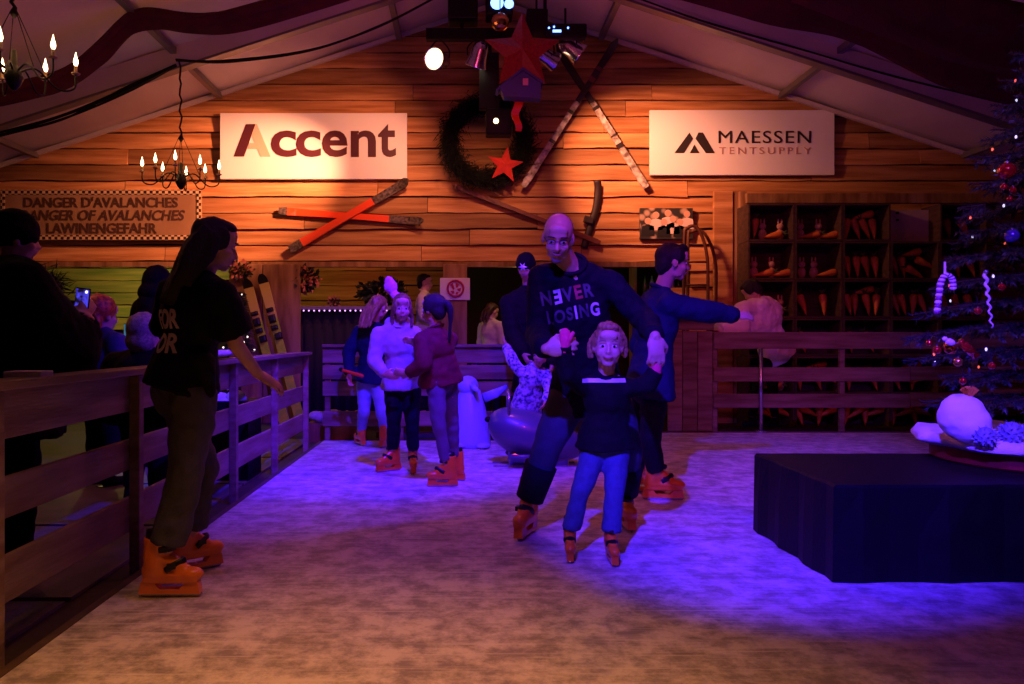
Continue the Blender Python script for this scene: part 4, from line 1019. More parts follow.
MB().ell(P(950, 342, 3.88), Matrix.Rotation(.4, 3, 'Y'), (.028, .016, .017), 12, 8).build('body', CST, sp_, True); MB().ell(P(945, 339, 3.88), None, (.013, .012, .012), 10, 6).build('head', CST, sp_, True)
tl = thing('tree_lights', (TX, TY, HT + .2), 'string of small red and white lights wound through the tree', 'string lights')
LW = mat('tree_bulb_white', '#ffffff', .3, emit=(.75, .75, 1.0), estr=1.0); LR = mat('tree_bulb_red', '#ff3333', .3, emit=(1, .12, .08), estr=1.4)
wp = []
for i in range(60):
    z = .8 + i * .03; f = 1 - (z - .6) / 2.35; an = i * .52; R = min(.68, .36 + .356 * (1.95 - z)) * .9
    wp.append(V((TX + math.cos(an) * R, TY + math.sin(an) * R, z)))
MB().tube(catmull(wp, 3), .0025, 4).build('wire', mat('wire_green', '#101a12', .6), tl)
for i, p in enumerate(wp):
    if math.cos(i * .52) < .4 and i % 4 != 1: MB().ell(p + V((0, 0, .01)), None, (.006, .006, .009), 6, 5).build('bulb', LW if i % 3 else LR, tl)

# ------------------------------------------------------------------ people
def remesh(mb, vox, smooth=4, amp=0.0, nsc=9.0, off=None, amp2=0.0, fold=(1, 1, .35)):
    me = mb.mesh('tmp'); o = bpy.data.objects.new('tmp', me); COL.objects.link(o)
    r = o.modifiers.new('r', 'REMESH'); r.mode = 'VOXEL'; r.voxel_size = vox; r.adaptivity = 0
    if smooth:
        sm = o.modifiers.new('s', 'SMOOTH'); sm.factor = .5; sm.iterations = smooth
    dg = bpy.context.evaluated_depsgraph_get(); out = bpy.data.meshes.new_from_object(o.evaluated_get(dg))
    bpy.data.objects.remove(o); bpy.data.meshes.remove(me)
    if amp or off is not None:
        nr = [V(v.normal) for v in out.vertices]
        for v in out.vertices:
            p = V(v.co)
            if amp:
                q = V((p.x * fold[0], p.y * fold[1], p.z * fold[2]))
                k = noise.noise(q * nsc) * amp + noise.noise(p * nsc * 2.6) * amp * .45
                if amp2: k += noise.noise(V((p.x * .6, p.y * .6, p.z * 2.2)) * nsc) * amp2
                p += nr[v.index] * k
            v.co = p - off if off is not None else p
    out.polygons.foreach_set('use_smooth', [True] * len(out.polygons)); out.update()
    return out
_b = MB(); _b.ell(BALLM[1], None, (.108, .105, .118), 22, 14); _b.ell(BALLM[1] + V((.02, -.02, -.03)), None, (.105, .10, .10), 18, 12)
obj('ball', remesh(_b, .009, 2, .006, 12, V(BALLM[2].location), .004, (1, 1, 1)), BALLM[0], BALLM[2])
SKIN = mat('skin', '#c99a80', .5, var=.08, vscale=14, bump=.08, bscale=80)
SKIN2 = mat('skin_dark', '#9a6a50', .5, var=.08, vscale=14)
EYEW = mat('eye_white', '#d8d0cc', .3); IRIS = mat('eye_iris', '#1a120e', .2); LIPS = mat('lips', '#9a5a55', .45); BROW = mat('brow_hair', '#3a2a20', .8)

def head_prims(mb, c, M, k, chinw=1.0, kid=False):
    e = lambda p, r, n=14, m=10: mb.ell(c + M @ (V(p) * k), M, [x * k for x in r], n, m)
    e((0, -.012, .034), (.072, .092, .084), 18, 12); e((0, .022, -.030), (.056 * chinw, .066, .072), 16, 10)
    e((0, .060, -.086), (.026 * chinw, .022, .020))
    if kid:
        for s in (-1, 1): e((s * .036, .056, -.034), (.026, .026, .026))
    else: e((0, .072, .034), (.048, .022, .013))
    e((0, .068, .060), (.050, .022, .030))
    for s in (-1, 1):
        e((s * .034, .058, -.026), (.024, .026, .024)); e((s * .073, -.006, -.008), (.011, .020, .032), 10, 8)
        e((s * .034, .022, -.070), (.018 * chinw, .036, .022))
    mb.cap(c + M @ (V((0, .086, .012)) * k), c + M @ (V((0, .096 if kid else .102, -.026)) * k), (.006 if kid else .008) * k, (.0105 if kid else .0135) * k, 10)
    for s in (-1, 1): e((s * (.009 if kid else .012), .089 if kid else .093, -.030), (.008, .009, .007), 8, 6)
    e((0, .084, -.056), (.023, .012, .011))
def face_parts(body, root, c, M, k, kid=False):
    def at(p): return c + M @ (V(p) * k)
    g = 1.25 if kid else 1.0; dy = -.0035 if kid else 0
    for s in (-1, 1):
        ey = MB().ell(at((s * .030, .0755 + dy, .004)), M, (.0125 * k * g, .0075 * k, .0062 * k * g), 12, 8).build('eye', EYEW, None, True, origin=root.location); ey.parent = body; ey.location = (0, 0, 0)
        ir = MB().ell(at((s * .030, .0815 + dy, .004)), M, (.0062 * k * g, .003 * k, .0060 * k * g), 10, 6).build('iris', IRIS, None, True, origin=root.location); ir.parent = body; ir.location = (0, 0, 0)
        b = MB().tube([at((s * .015, .093, .031)), at((s * .030, .093, .034)), at((s * .048, .079, .029))], [(.0014 * k, .0025 * k) if kid else (.0028 * k, .004 * k)] * 3, 6).build('eyebrow', BROW, None, True, origin=root.location); b.parent = body; b.location = (0, 0, 0)
    m = MB().tube([at((-.024, .087, -.052)), at((-.009, .0955, -.056)), at((.009, .0955, -.056)), at((.024, .087, -.052))], [.003 * k, .006 * k, .006 * k, .003 * k], 8).build('mouth', LIPS, None, True, origin=root.location); m.parent = body; m.location = (0, 0, 0)

def hand_prims(mb, wr, d, n, s, curl=.35, side=1, spread=.06):
    d = d.normalized(); n = (n - d * n.dot(d)).normalized(); l = d.cross(n) * side
    c = wr + d * .045 * s; M = Matrix((l, n, d)).transposed()
    mb.ell(c, M, (.042 * s, .019 * s, .056 * s), 12, 8); mb.ell(c + d * .022 * s, M, (.041 * s, .017 * s, .035 * s), 12, 8)
    lens = (.070, .080, .074, .058)
    for i in range(4):
        o = (1.5 - i) * .0215 * s; p = wr + d * (.088 - .004 * abs(i - 1.2)) * s + l * o; dd = (d + l * (1.5 - i) * spread).normalized(); a = 0
        r = (.0098, .0100, .0096, .0086)[i] * s; q = p
        for seg_, fr in enumerate((.45, .32, .23)):
            a += curl * (.7, 1.2, .9)[seg_]; v = dd * math.cos(a) + n * math.sin(a); e = q + v * lens[i] * s * fr
            mb.cap(q, e, r, r * .92, 8); q = e; r *= .92
    t0 = wr + d * .022 * s + l * .030 * s; t1 = t0 + (d * .75 + l * .6 + n * .35).normalized() * .042 * s; t2 = t1 + (d * .9 + l * .1 + n * (.3 + curl)).normalized() * .030 * s
    mb.cap(wr + d * .01 * s + l * .01 * s, t0, .013 * s, .013 * s, 8); mb.cap(t0, t1, .0135 * s, .0115 * s, 8); mb.cap(t1, t2, .0115 * s, .009 * s, 8)

BOOTO = mat('boot_orange', '#f58426', .32, coat=.3, var=.15, vscale=12); BUCK = mat('buckle_black', '#0e0d10', .4)
def skate(root, an, fd, s, m=None, zb=None, up=None):
    """rental skate: hard boot, liner, straps, holder and blade; an = ankle joint"""
    m = m or BOOTO; f = V((fd[0], fd[1], fd[2] if len(fd) > 2 else 0)).normalized(); M = frame(f, up or (0, 0, 1)); u = M.col[2]; r_ = M.col[0]
    A = V(an); B = lambda x, y, z: A + M @ (V((x, y, z)) * s)
    mb = MB()
    mb.cap(B(0, -.03, -.035), B(0, -.020, .115), .056 * s, .060 * s, 14, fb=True, ref=f, el=(1.12, .92))
    mb.ell(B(0, -.045, -.050), M, (.046 * s, .055 * s, .050 * s)); mb.cap(B(0, -.04, -.058), B(0, .12, -.066), .046 * s, .040 * s, 14, ref=u, el=(.75, 1.05))
    mb.ell(B(0, .135, -.066), M, (.047 * s, .070 * s, .036 * s)); mb.cap(B(0, .0, .02), B(0, .10, -.045), .046 * s, .036 * s, 12)
    mb.box(B(0, .045, -.096), (.074 * s, .265 * s, .022 * s), M)
    boot = obj('skate', remesh(mb, .0085 * s, 4, off=V(root.location)), m, root)
    def sub(b, nm, mm, sm=False):
        o = b.build(nm, mm, None, sm, origin=root.location); o.parent = boot; o.location = (0, 0, 0)
    sub(MB().tube([B(0, -.018, .10), B(0, -.016, .15)], [(.062 * s, .052 * s), (.058 * s, .05 * s)], 12, ref=f), 'liner', BUCK, True)
    for (ya, za, yb, zb_, w_) in ((.055, .055, -.0, .07, .05), (.10, -.005, .03, -.03, .048)):
        b = MB()
        pts = [B(-.9 * w_, yb, zb_ - .01), B(-w_ * .8, (ya + yb) / 2, (za + zb_) / 2), B(0, ya + .012, za + .01), B(w_ * .8, (ya + yb) / 2, (za + zb_) / 2), B(.9 * w_, yb, zb_ - .01)]
        b.tube(catmull(pts, 3), [(.016 * s, .006 * s)] * 13, 6); sub(b, 'strap', BUCK)
        sub(MB().box(B(w_ * .95, (ya + yb) / 2 - .005, (za + zb_) / 2), (.014 * s, .04 * s, .024 * s), M), 'buckle', BUCK)
    b = MB(); pr = [B(-.026, y_, z_) for y_, z_ in ((-.095, -.10), (-.105, -.158), (.190, -.158), (.18, -.10), (.12, -.10), (.09, -.135), (-.005, -.135), (-.03, -.10))]
    b.prism(pr, r_ * .052 * s); sub(b, 'blade_holder', m)
    b = MB(); pr = [B(-.0025, -.10, -.15), B(-.0025, .185, -.15), B(-.0025, .195, -.160), B(-.0025, .18, -.176), B(-.0025, -.095, -.176), B(-.0025, -.105, -.165)]
    b.prism(pr, r_ * .005 * s); sub(b, 'blade', STEEL)
    return boot
def shoe(root, an, fd, s, m):
    f = V((fd[0], fd[1], 0)).normalized(); M = frame(f); A = V(an); mb = MB()
    mb.cap(A + M @ V((0, -.03, -.05)) * s, A + M @ V((0, .13, -.06)) * s, .042 * s, .036 * s, 12); mb.cap(A + M @ V((0, -.02, -.04)) * s, A + V((0, 0, .04 * s)), .05 * s, .05 * s, 12, fb=True)
    b = obj('shoe', remesh(mb, .012, 2, off=V(root.location)), m, root)
    o = MB().box(A + M @ V((0, .045, -.095)) * s, (.08 * s, .27 * s, .02 * s), M).build('sole', BUCK, None, False, origin=root.location); o.parent = b; o.location = (0, 0, 0)

def person(label, J, s=1.0, hk=1.0, skin=None, top=None, bottom=None, vox=.009, shoes='skate', build=1.0, group=None, face=True, chinw=1.0, curl=(.4, .4), palms=(None, None), hands=True, bootm=None, fup=(None, None), kid=False):
    """J: joint positions in world space; L / R are the person's own left and right"""
    skin = skin or SKIN
    if shoes == 'skate' and 'anL' in J:
        for q in 'LR': J['an' + q] = V((J['an' + q].x, J['an' + q].y, .1765 * s * .93))
    base = V((J['pel'].x, J['pel'].y, 0)) if 'anL' not in J else (J['anL'] + J['anR']) / 2; base = V((base.x, base.y, 0.0))
    root = thing('person', base, label, 'person', group); off = V(root.location)
    hd, nk, pel = J['head'], J['neck'], J['pel']; shL, shR = J['shL'], J['shR']
    MH = frame(J['hf'], J.get('hu', (0, 0, 1))); up = (nk - pel).normalized(); rt = (shR - shL); sw = rt.length; rt = (rt - up * rt.dot(up)).normalized(); fw = up.cross(rt)
    MT = Matrix((rt, fw, up)).transposed()
    hipL = J.get('hipL', pel - rt * .085 * s - up * .03 * s); hipR = J.get('hipR', pel + rt * .085 * s - up * .03 * s)
    hm = (hipR - hipL); hr = (hm - up * hm.dot(up)).normalized(); MP = Matrix((hr, up.cross(hr), up)).transposed()
    tl = (nk - pel).length
    def torso(mb, t, lowf=1.0, arms=True, g=1.0):
        mb.ell(nk.lerp(pel, .34), MT, (sw * .44 * g + t, (.112 * s) * build + t, tl * .34 + t), 18, 12)
        mb.ell(nk.lerp(pel, .66), MT, (.135 * s * build + t, .105 * s * build + t, tl * .30 + t), 18, 12)
        pg = .014 * s if t else 0
        mb.ell(pel + (up * .06 * s if t else up * 0), MP, (.158 * s * build + t + pg, .115 * s * build + t + pg, .11 * s + t), 18, 12)
        mb.cap(shL + rt * .01, shR - rt * .01, .052 * s + t, .052 * s + t, 12)
        mb.cap(nk.lerp(pel, .06) - rt * .02 * s, nk + up * .01, .085 * s + t * .5, .058 * s + t * .4, 12)
        for a, b in ((shL, rt), (shR, -rt)): mb.cap(a + b * .02 * s, nk + up * .015 * s, .05 * s + t, .045 * s + t * .4, 10)
    mb = MB(); head_prims(mb, hd, MH, hk, chinw, kid)
    mb.cap(nk - up * .02 * s, hd + MH @ (V((0, -.015, -.03)) * hk), .056 * s, .052 * hk, 12); torso(mb, 0)
    for q, sh, sd in (('L', shL, -1), ('R', shR, 1)):
        el, wr = J['el' + q], J['wr' + q]; mb.cap(sh, el, .047 * s, .037 * s, 12); mb.cap(el, wr, .038 * s, .026 * s, 12)
        if hands:
            d = J.get('hd' + q, (wr - el)); pn = palms[0 if q == 'L' else 1]; pn = V(pn) if pn is not None else -rt * sd
            hand_prims(mb, wr, V(d), pn, s * 1.02, curl[0 if q == 'L' else 1], sd if False else 1)
        if 'kn' + q in J:
            hp, kn, an = (hipL if q == 'L' else hipR), J['kn' + q], J['an' + q]
            mb.cap(hp, kn, .080 * s, .054 * s, 12); mb.cap(kn, an, .052 * s, .036 * s, 12)
    body = obj('body', remesh(mb, vox, 2, off=off), skin, root)
    if face: face_parts(body, root, hd, MH, hk, kid)
    parts = {'root': root, 'body': body, 'MH': MH, 'hd': hd, 'k': hk, 'MT': MT, 'rt': rt, 'fw': fw, 'up': up, 'off': off}
    if top:
        t = top.get('t', .016) * s; mb = MB(); torso(mb, t)
        if top.get('hem'):
            mb.cap(pel + up * .10 * s, pel - up * top['hem'] * s, .158 * s * build + t, .200 * s * build + t, 18, fb=True, ref=rt, el=(1.03, .80))
        for q, sh in (('L', shL), ('R', shR)):
            el, wr = J['el' + q], J['wr' + q]; lo = top.get('loose', 1.0)
            if top.get('sleeve', 'long') == 'long':
                mb.cap(sh, el, .052 * s + t, (.042 * s + t) * lo, 14); mb.cap(el, el.lerp(wr, .97), (.043 * s + t) * lo, (.032 * s + t * .7) * lo, 14, fb=True)
            else: mb.cap(sh, sh.lerp(el, top.get('sl', .8)), .054 * s + t, (.058 * s + t) * lo, 14, fb=True)
        if top.get('hood'): mb.cap(nk + rt * .075 * s - fw * .05 * s + up * .01, nk - rt * .075 * s - fw * .05 * s + up * .01, .06 * s, .06 * s, 12); mb.ell(nk - fw * .10 * s - up * .03 * s, MT, (.11 * s, .065 * s, .10 * s))
        sh_ = obj('top', remesh(mb, vox * 1.25, 5, top.get('amp', .007), 10, off, .005), top['m'], root); parts['top'] = sh_
        c = nk + up * .012 * s + fw * .008 * s
        ringp = [c + MT @ V((math.cos(a) * (.076 * s), math.sin(a) * (.070 * s), .012 * s - .030 * s * math.sin(a))) for a in [i * math.tau / 18 for i in range(18)]]
        co = MB().tube(ringp, .012 * s, 8, closed=True).build('collar', top.get('cm', top['m']), None, True, origin=off); co.parent = sh_; co.location = (0, 0, 0)
        if top.get('sleeve', 'long') == 'long':
            for q in 'LR':
                el, wr = J['el' + q], J['wr' + q]; d = (wr - el).normalized(); p = el.lerp(wr, .96)
                cf = MB().tube([p - d * .03 * s, p + d * .012 * s], (.034 * s + t * .7), 12).build('cuff', top.get('cm', top['m']), None, True, origin=off); cf.parent = sh_; cf.location = (0, 0, 0)
    if bottom and 'knL' in J:
        t = bottom.get('t', .012) * s; mb = MB(); fl = bottom.get('flare', 1.0)
        mb.ell(pel - up * .01 * s, MP, (.160 * s * build + t, .118 * s * build + t, .125 * s + t), 18, 12)
        for q, hp in (('L', hipL), ('R', hipR)):
            kn, an = J['kn' + q], J['an' + q]; e = kn.lerp(an, bottom.get('len', .92))
            mb.cap(hp, kn, .088 * s + t, .060 * s + t, 14); mb.cap(kn, e, .060 * s + t, (.048 * s + t) * fl, 14, fb=True)
        tr_ = obj('trousers', remesh(mb, vox * 1.3, 4, bottom.get('amp', .008), 8, off, .006), bottom['m'], root); parts['trousers'] = tr_
    if 'anL' in J:
        for q in 'LR':
            fd = J.get('ft' + q, fw)
            if shoes == 'skate': skate(root, J['an' + q], fd, s * .93, bootm, up=fup[0 if q == 'L' else 1])
            elif shoes: shoe(root, J['an' + q], fd, s, shoes)
    return parts
def hair(p, m, style, vox=.008, amp=.006, extra=None):
    """style: list of (pos, radii) ellipsoids in head space; extra: list of locks (points, radii) in head space"""
    mb = MB(); c, M, k = p['hd'], p['MH'], p['k']
    for pos, r in style: mb.ell(c + M @ (V(pos) * k), M, [x * k for x in r], 16, 11)
    for pts, rad in (extra or []):
        pp_ = [c + M @ (V(q) * k) for q in pts]; pp_ = catmull(pp_, 4)
        rr_ = [rad[0] + (rad[1] - rad[0]) * (i / (len(pp_) - 1)) for i in range(len(pp_))]; mb.tube(pp_, [(r * k, r * k * .7) for r in rr_], 10)
    o = obj('hair', remesh(mb, vox, 2, amp, 26, p['off'], .0, (1, 1, .25)), m, p['root']); return o
CAP_HAIR = [((0, -.030, .040), (.079, .092, .088)), ((0, -.02, .075), (.066, .082, .055)), ((0, -.06, -.01), (.070, .055, .075))]
def child(p, mb, nm, m, parent=None, sm=True):
    o = mb.build(nm, m, None, sm, origin=p['off']); o.parent = parent or p['root']; o.location = (0, 0, 0); return o
def print_on(p, garment, text, center, right, up, normal, w_, h_, m, lift=.004, mirror=(), colors=None, **kw):
    """lettering laid on a garment: each letter's vertices are dropped onto the cloth along -normal"""
    me = garment.data; bv = BVHTree.FromPolygons([v.co + p['off'] for v in me.vertices], [tuple(q.vertices) for q in me.polygons])
    ls = letters(text, **kw); a0 = min(v.x for l in ls for v in l[0]); a1 = max(v.x for l in ls for v in l[0]); b0 = min(v.y for l in ls for v in l[0]); b1 = max(v.y for l in ls for v in l[0])
    for i, (vs, fs) in enumerate(ls):
        x0_ = min(v.x for v in vs); x1_ = max(v.x for v in vs); bm = bmesh.new()
        bv_ = [bm.verts.new(((x0_ + x1_ - v.x) if i in mirror else v.x, v.y, 0)) for v in vs]
        for f in fs:
            try: bm.faces.new([bv_[j] for j in f])
            except ValueError: pass
        bmesh.ops.subdivide_edges(bm, edges=[e for e in bm.edges if e.calc_length() > .15], cuts=2)
        bmesh.ops.triangulate(bm, faces=bm.faces)
        for v in bm.verts:
            q = center + right * ((v.co.x - a0) / (a1 - a0) - .5) * w_ + up * ((v.co.y - b0) / (b1 - b0) - .5) * h_
            hit = bv.ray_cast(q + normal * .5, -normal)
            v.co = (hit[0] if hit[0] is not None else q) + normal * lift - p['off']
        m2 = bpy.data.meshes.new('letter'); bm.to_mesh(m2); bm.free()
        o = obj('letter', m2, (colors[i] if colors else m), p['root']); o.parent = garment
        sd = o.modifiers.new('t', 'SOLIDIFY'); sd.thickness = .002

DENIM = mat('denim_blue', '#3a4a78', .8, var=.25, vscale=30, bump=.25, bscale=120); DENIMG = mat('denim_grey', '#4a4a56', .85, var=.25, vscale=16, bump=.25, bscale=120)
DENIML = mat('denim_light', '#9aa4bc', .8, var=.2, vscale=14, bump=.25, bscale=120)
NAVY = mat('knit_navy', '#0a0b16', .85, var=.25, vscale=20, bump=.2, bscale=120, spec=.2); NAVY2 = mat('knit_blue', '#151b40', .85, var=.25, vscale=20, bump=.2, bscale=120, spec=.2)
BLK = mat('cloth_black', '#0d0c10', .85, var=.3, vscale=20, bump=.2, bscale=120, spec=.2); BLK2 = mat('trouser_black', '#121118', .8, var=.3, vscale=12, bump=.2, bscale=90, spec=.2)
HOODW = mat('hoodie_white', '#b0a0a8', .9, var=.1, vscale=12, bump=.25, bscale=80); MAROON = mat('knit_maroon', '#6a1018', .85, var=.25, vscale=20, bump=.2, bscale=100)
LEGG = mat('legging_mauve', '#6a5a70', .8, var=.2, vscale=16); BLOUSE = mat('blouse_cream', '#d9c6a4', .8, var=.15, vscale=12)
H_DARK = mat('hair_dark', '#1a100b', .75, vscale=60, color2='#0f0906', bump=.5, bscale=140, stretch=(1, 1, .1)); H_BLOND = mat('hair_blond', '#b08a58', .5, vscale=60, color2='#7a5a34', bump=.5, bscale=140, stretch=(1, 1, .1))
H_BROWN = mat('hair_brown', '#4a2c1a', .5, vscale=60, color2='#2a170c', bump=.5, bscale=140, stretch=(1, 1, .1)); H_GREY = mat('hair_grey', '#a89a84', .6, vscale=60, color2='#7a6c58', bump=.5, bscale=140)
H_REDLIT = mat('hair_red_lit', '#d8622a', .5, vscale=40, color2='#7a2c14', bump=.6, bscale=80); H_SHORT = mat('hair_stubble', '#8a7468', .8, var=.3, vscale=60)  # red hair colour brightened to carry the warm light on it
PWHITE = mat('print_white', '#d8d4dc', .7); PGREY = mat('print_grey', '#4a4652', .8); PREDM = mat('print_redd', '#a0303a', .7)

# --- man in the navy sweater, bent forward over the child
J = dict(head=P(558, 238, 3.98), hf=(-.12, -.80, -.38), hu=(.02, -.38, .9), neck=P(571, 268, 4.14), shL=P(609, 283, 4.16), shR=P(540, 279, 4.14),
         elR=P(537, 334, 4.14), wrR=P(546, 349, 3.78), hdR=V((.95, -.12, .08)), elL=P(641, 316, 4.14), wrL=P(655, 336, 3.80), hdL=V((.05, -.1, -.95)),
         pel=P(588, 392, 4.42), hipR=P(568, 400, 4.40), hipL=P(612, 402, 4.44), knR=P(547, 448, 4.32), anR=P(528, 508, 4.38), ftR=(-.30, -.75), knL=P(629, 452, 4.46), anL=P(624, 503, 4.58), ftL=(.05, -1))
p = person('man in navy lettered sweater bending forward and holding a child by both hands', J, 1.02, 1.0, top=dict(m=NAVY, t=.018, hem=.06, loose=1.08, amp=.014), bottom=dict(m=mat('denim_dark', '#2c3350', .85, var=.35, vscale=10, bump=.2, bscale=100), t=.020, len=.80), vox=.0072, curl=(.42, .42), palms=(V((-.1, 1, 0)), V((.1, 1, 0))), build=1.02)
man = p
hair(p, H_SHORT, [((0, -.030, .034), (.0755, .080, .082)), ((0, -.055, .0), (.073, .055, .062))], .008, .002)
c, M, k = p['hd'], p['MH'], p['k']
mb = MB()
for pos, r in (((0, .061, -.091), (.028, .0235, .0215)), ((0, .0875, -.044), (.022, .009, .005))): mb.ell(c + M @ V(pos), M, r, 12, 8)
child(p, mb, 'beard', mat('beard_grey', '#8a7064', .9, var=.4, vscale=90))
g_ = MB()
for s_ in (-1, 1):
    g_.tube([c + M @ V((s_ * .031 + .021 * math.cos(a), .093, .008 + .015 * math.sin(a))) for a in [i * math.tau / 14 for i in range(14)]], .0011, 5, closed=True); g_.tube([c + M @ V((s_ * .052, .091, .012)), c + M @ V((s_ * .074, .0, .006))], .0015, 5)
g_.tube([c + M @ V((-.01, .096, .012)), c + M @ V((.01, .096, .012))], .0015, 5); child(p, g_, 'glasses', BLACK)
# chest lettering
cn = P(576, 312, 3.9); nrm = V((-.05, -1, .12)).normalized(); ru = V((1, 0, .20)).normalized(); uu = nrm.cross(ru) * -1
if uu.z < 0: uu = -uu
cols1 = [PGREY, PWHITE, PGREY, PREDM, PGREY]; cols2 = [PGREY, PGREY, PGREY, PWHITE, PGREY, PWHITE]
print_on(p, p['top'], 'NEVER', P(570, 288, 3.9), ru, uu, nrm, .275, .072, PGREY, mirror=(1,), colors=cols1, bold=.03, space=1.2)
print_on(p, p['top'], 'LOSING', P(577, 307, 3.9), ru, uu, nrm, .275, .066, PGREY, colors=cols2, bold=.03, space=1.2)
# dark leg warmers over the shins
for q in 'LR': child(p, MB().cap(J['kn' + q].lerp(J['an' + q], .30), J['kn' + q].lerp(J['an' + q], .90), .090, .078, 14, fa=True, fb=True), 'leg_warmer', BLK2)

# --- child between the man's arms
J = dict(head=P(608, 346, 3.86), hf=(-.14, -.97, -.06), hu=(.02, -.1, 1), neck=P(606, 376, 3.92), shL=P(630, 388, 3.92), shR=P(584, 387, 3.92),
         elR=P(567, 374, 3.82), wrR=P(565, 346, 3.77), hdR=V((0, -.1, 1)), elL=P(646, 386, 3.86), wrL=P(656, 371, 3.83), hdL=V((.0, -.1, 1)),
         pel=P(605, 442, 3.97), hipL=P(616, 450, 3.97), hipR=P(594, 450, 3.97), knR=P(580, 493, 3.90), anR=P(570, 530, 3.92), ftR=(-.12, -1), knL=P(614, 495, 3.89), anL=P(611, 535, 3.86), ftL=(.0, -1))
p = person('small blond child in black sweater with white stripe skating between the man’s arms', J, .66, .91, top=dict(m=BLK, t=.018, hem=.04, loose=1.2, amp=.010), bottom=dict(m=DENIM, t=.014, len=.86, flare=1.15), vox=.0065, curl=(.9, .9), palms=(V((0, 1, 0)), V((0, 1, 0))), chinw=1.18, kid=True)
kid = p
hair(p, H_BLOND, [((0, -.024, .043), (.079, .090, .087)), ((0, -.065, -.01), (.076, .055, .08)), ((.066, -.03, .02), (.024, .05, .062)), ((-.066, -.03, .02), (.024, .05, .062)), ((0, .022, .102), (.058, .055, .022))], .007, .010,
     [([(.076, -.03, .03), (.092, -.04, -.02), (.086, -.04, -.07)], (.024, .014)), ([(-.076, -.03, .03), (-.092, -.04, -.02), (-.086, -.04, -.06)], (.022, .012))])
me = p['top'].data; bv = BVHTree.FromPolygons([v.co + p['off'] for v in me.vertices], [tuple(q.vertices) for q in me.polygons])
vs = []
for i in range(25):
    x = 583.5 + i * 46 / 24; row = []
    for y in (379.2, 383.4):
        q = P(x, y, 3.8); h = bv.ray_cast(V((q.x, 3.2, q.z)), V((0, 1, 0))); row.append((h[0] if h[0] is not None else V((q.x, 3.9, q.z))) + V((0, -.004, 0)))
    vs += row
child(p, MB().add(vs, [(i * 2, i * 2 + 1, i * 2 + 3, i * 2 + 2) for i in range(24)]), 'chest_stripe', PWHITE, p['top'])
GLOVE = mat('glove_pink', '#e8386a', .85, bump=.3, bscale=80)
for q, pn in (('R', 1), ('L', -1)):
    w_ = J['wr' + q]; mb = MB(); mb.ell(w_ + V((0, -.005, .045)), None, (.028, .020, .040), 14, 10); mb.cap(w_ + V((0, 0, -.02)), w_ + V((0, -.004, .03)), .024, .028, 12); mb.cap(w_ + V((.02 * pn, -.01, .03)), w_ + V((.035 * pn, -.015, .06)), .012, .010, 8)
    child(p, mb, 'mitten', GLOVE)

# --- teenage boy in the blue sweater reaching right
J = dict(head=P(673, 263, 5.16), hf=(.95, .05, -.12), neck=P(660, 293, 5.22), shR=P(668, 304, 5.10), shL=P(650, 302, 5.42), elR=P(700, 311, 5.14), wrR=P(735, 315, 5.26), hdR=V((1, .25, -.02)),
         elL=P(640, 345, 5.46), wrL=P(655, 372, 5.36), pel=P(650, 385, 5.28), hipR=P(654, 394, 5.19), hipL=P(646, 394, 5.37), knR=P(650, 440, 5.22), anR=P(657, 480, 5.32), ftR=(1, -.15), knL=P(644, 440, 5.44), anL=P(640, 470, 5.56), ftL=(.9, -.1))
p = person('dark-haired boy in blue sweater reaching out to the right with one arm', J, .98, 1.0, top=dict(m=NAVY2, t=.024, hem=.07, loose=1.15, amp=.012), bottom=dict(m=BLK2, t=.012, len=.84), vox=.0085, curl=(.4, .28), palms=(None, V((.1, .7, -.7))))
hair(p, H_DARK, CAP_HAIR + [((0, .035, .098), (.058, .058, .028)), ((.062, .01, .045), (.022, .05, .05)), ((-.062, .01, .045), (.022, .05, .05))], .009, .008)

# --- woman in the black T-shirt at the left, seen from behind
J = dict(head=P(215, 246, 3.42), hf=(.84, .45, -.22), neck=P(200, 281, 3.42), shR=P(222, 297, 3.28), shL=P(173, 293, 3.58), elR=P(236, 345, 3.36), wrR=P(258, 374, 3.50), hdR=V((.8, .4, -.55)),
         elL=P(168, 342, 3.72), wrL=P(190, 365, 3.86), pel=P(183, 378, 3.46), hipR=P(193, 390, 3.39), hipL=P(174, 390, 3.55), knR=P(187, 470, 3.34), anR=P(162, 561, 3.33), ftR=(1, .02), knL=P(202, 468, 3.62), anL=P(188, 540, 3.68), ftL=(.75, .66))
p = person('young woman in black T-shirt and grey jeans skating along the left fence', J, .92, .93, top=dict(m=BLK, t=.024, hem=.04, sleeve='short', sl=.72, loose=1.25, amp=.010), bottom=dict(m=DENIMG, t=.018, len=.80, flare=1.2, amp=.018), vox=.0075, curl=(.4, .25), palms=(None, V((-.3, .4, -.9))), build=.92)
hair(p, H_DARK, CAP_HAIR + [((0, .02, .095), (.062, .062, .03)), ((.066, .0, .03), (.022, .05, .06)), ((-.066, .0, .03), (.022, .05, .06))], .008, .006,
     [([(x, -.05, .05), (x * 1.2, -.098, -.04), (x * 1.3, -.115, -.14), (x * 1.3 - .02, -.135, -.24), (x * 1.2 - .03, -.14, -.29 - .02 * (j % 2))], (.042, .026)) for j, x in enumerate((-.07, -.047, -.023, 0, .023, .047, .07))] + [([(-.07, -.01, .03), (-.085, -.03, -.06), (-.09, -.07, -.15), (-.11, -.10, -.25)], (.034, .018)), ([(.07, -.01, .03), (.083, -.03, -.06), (.085, -.06, -.14), (.085, -.09, -.22)], (.034, .018))])
bn_ = V((-.62, -.78, 0)).normalized(); br_ = V((.78, -.62, 0)).normalized()
print_on(p, p['top'], 'FOR', P(175, 319, 3.40), br_, V((0, 0, 1)), bn_, .20, .085, mat('print_pale', '#e0c8c8', .8), bold=.03)
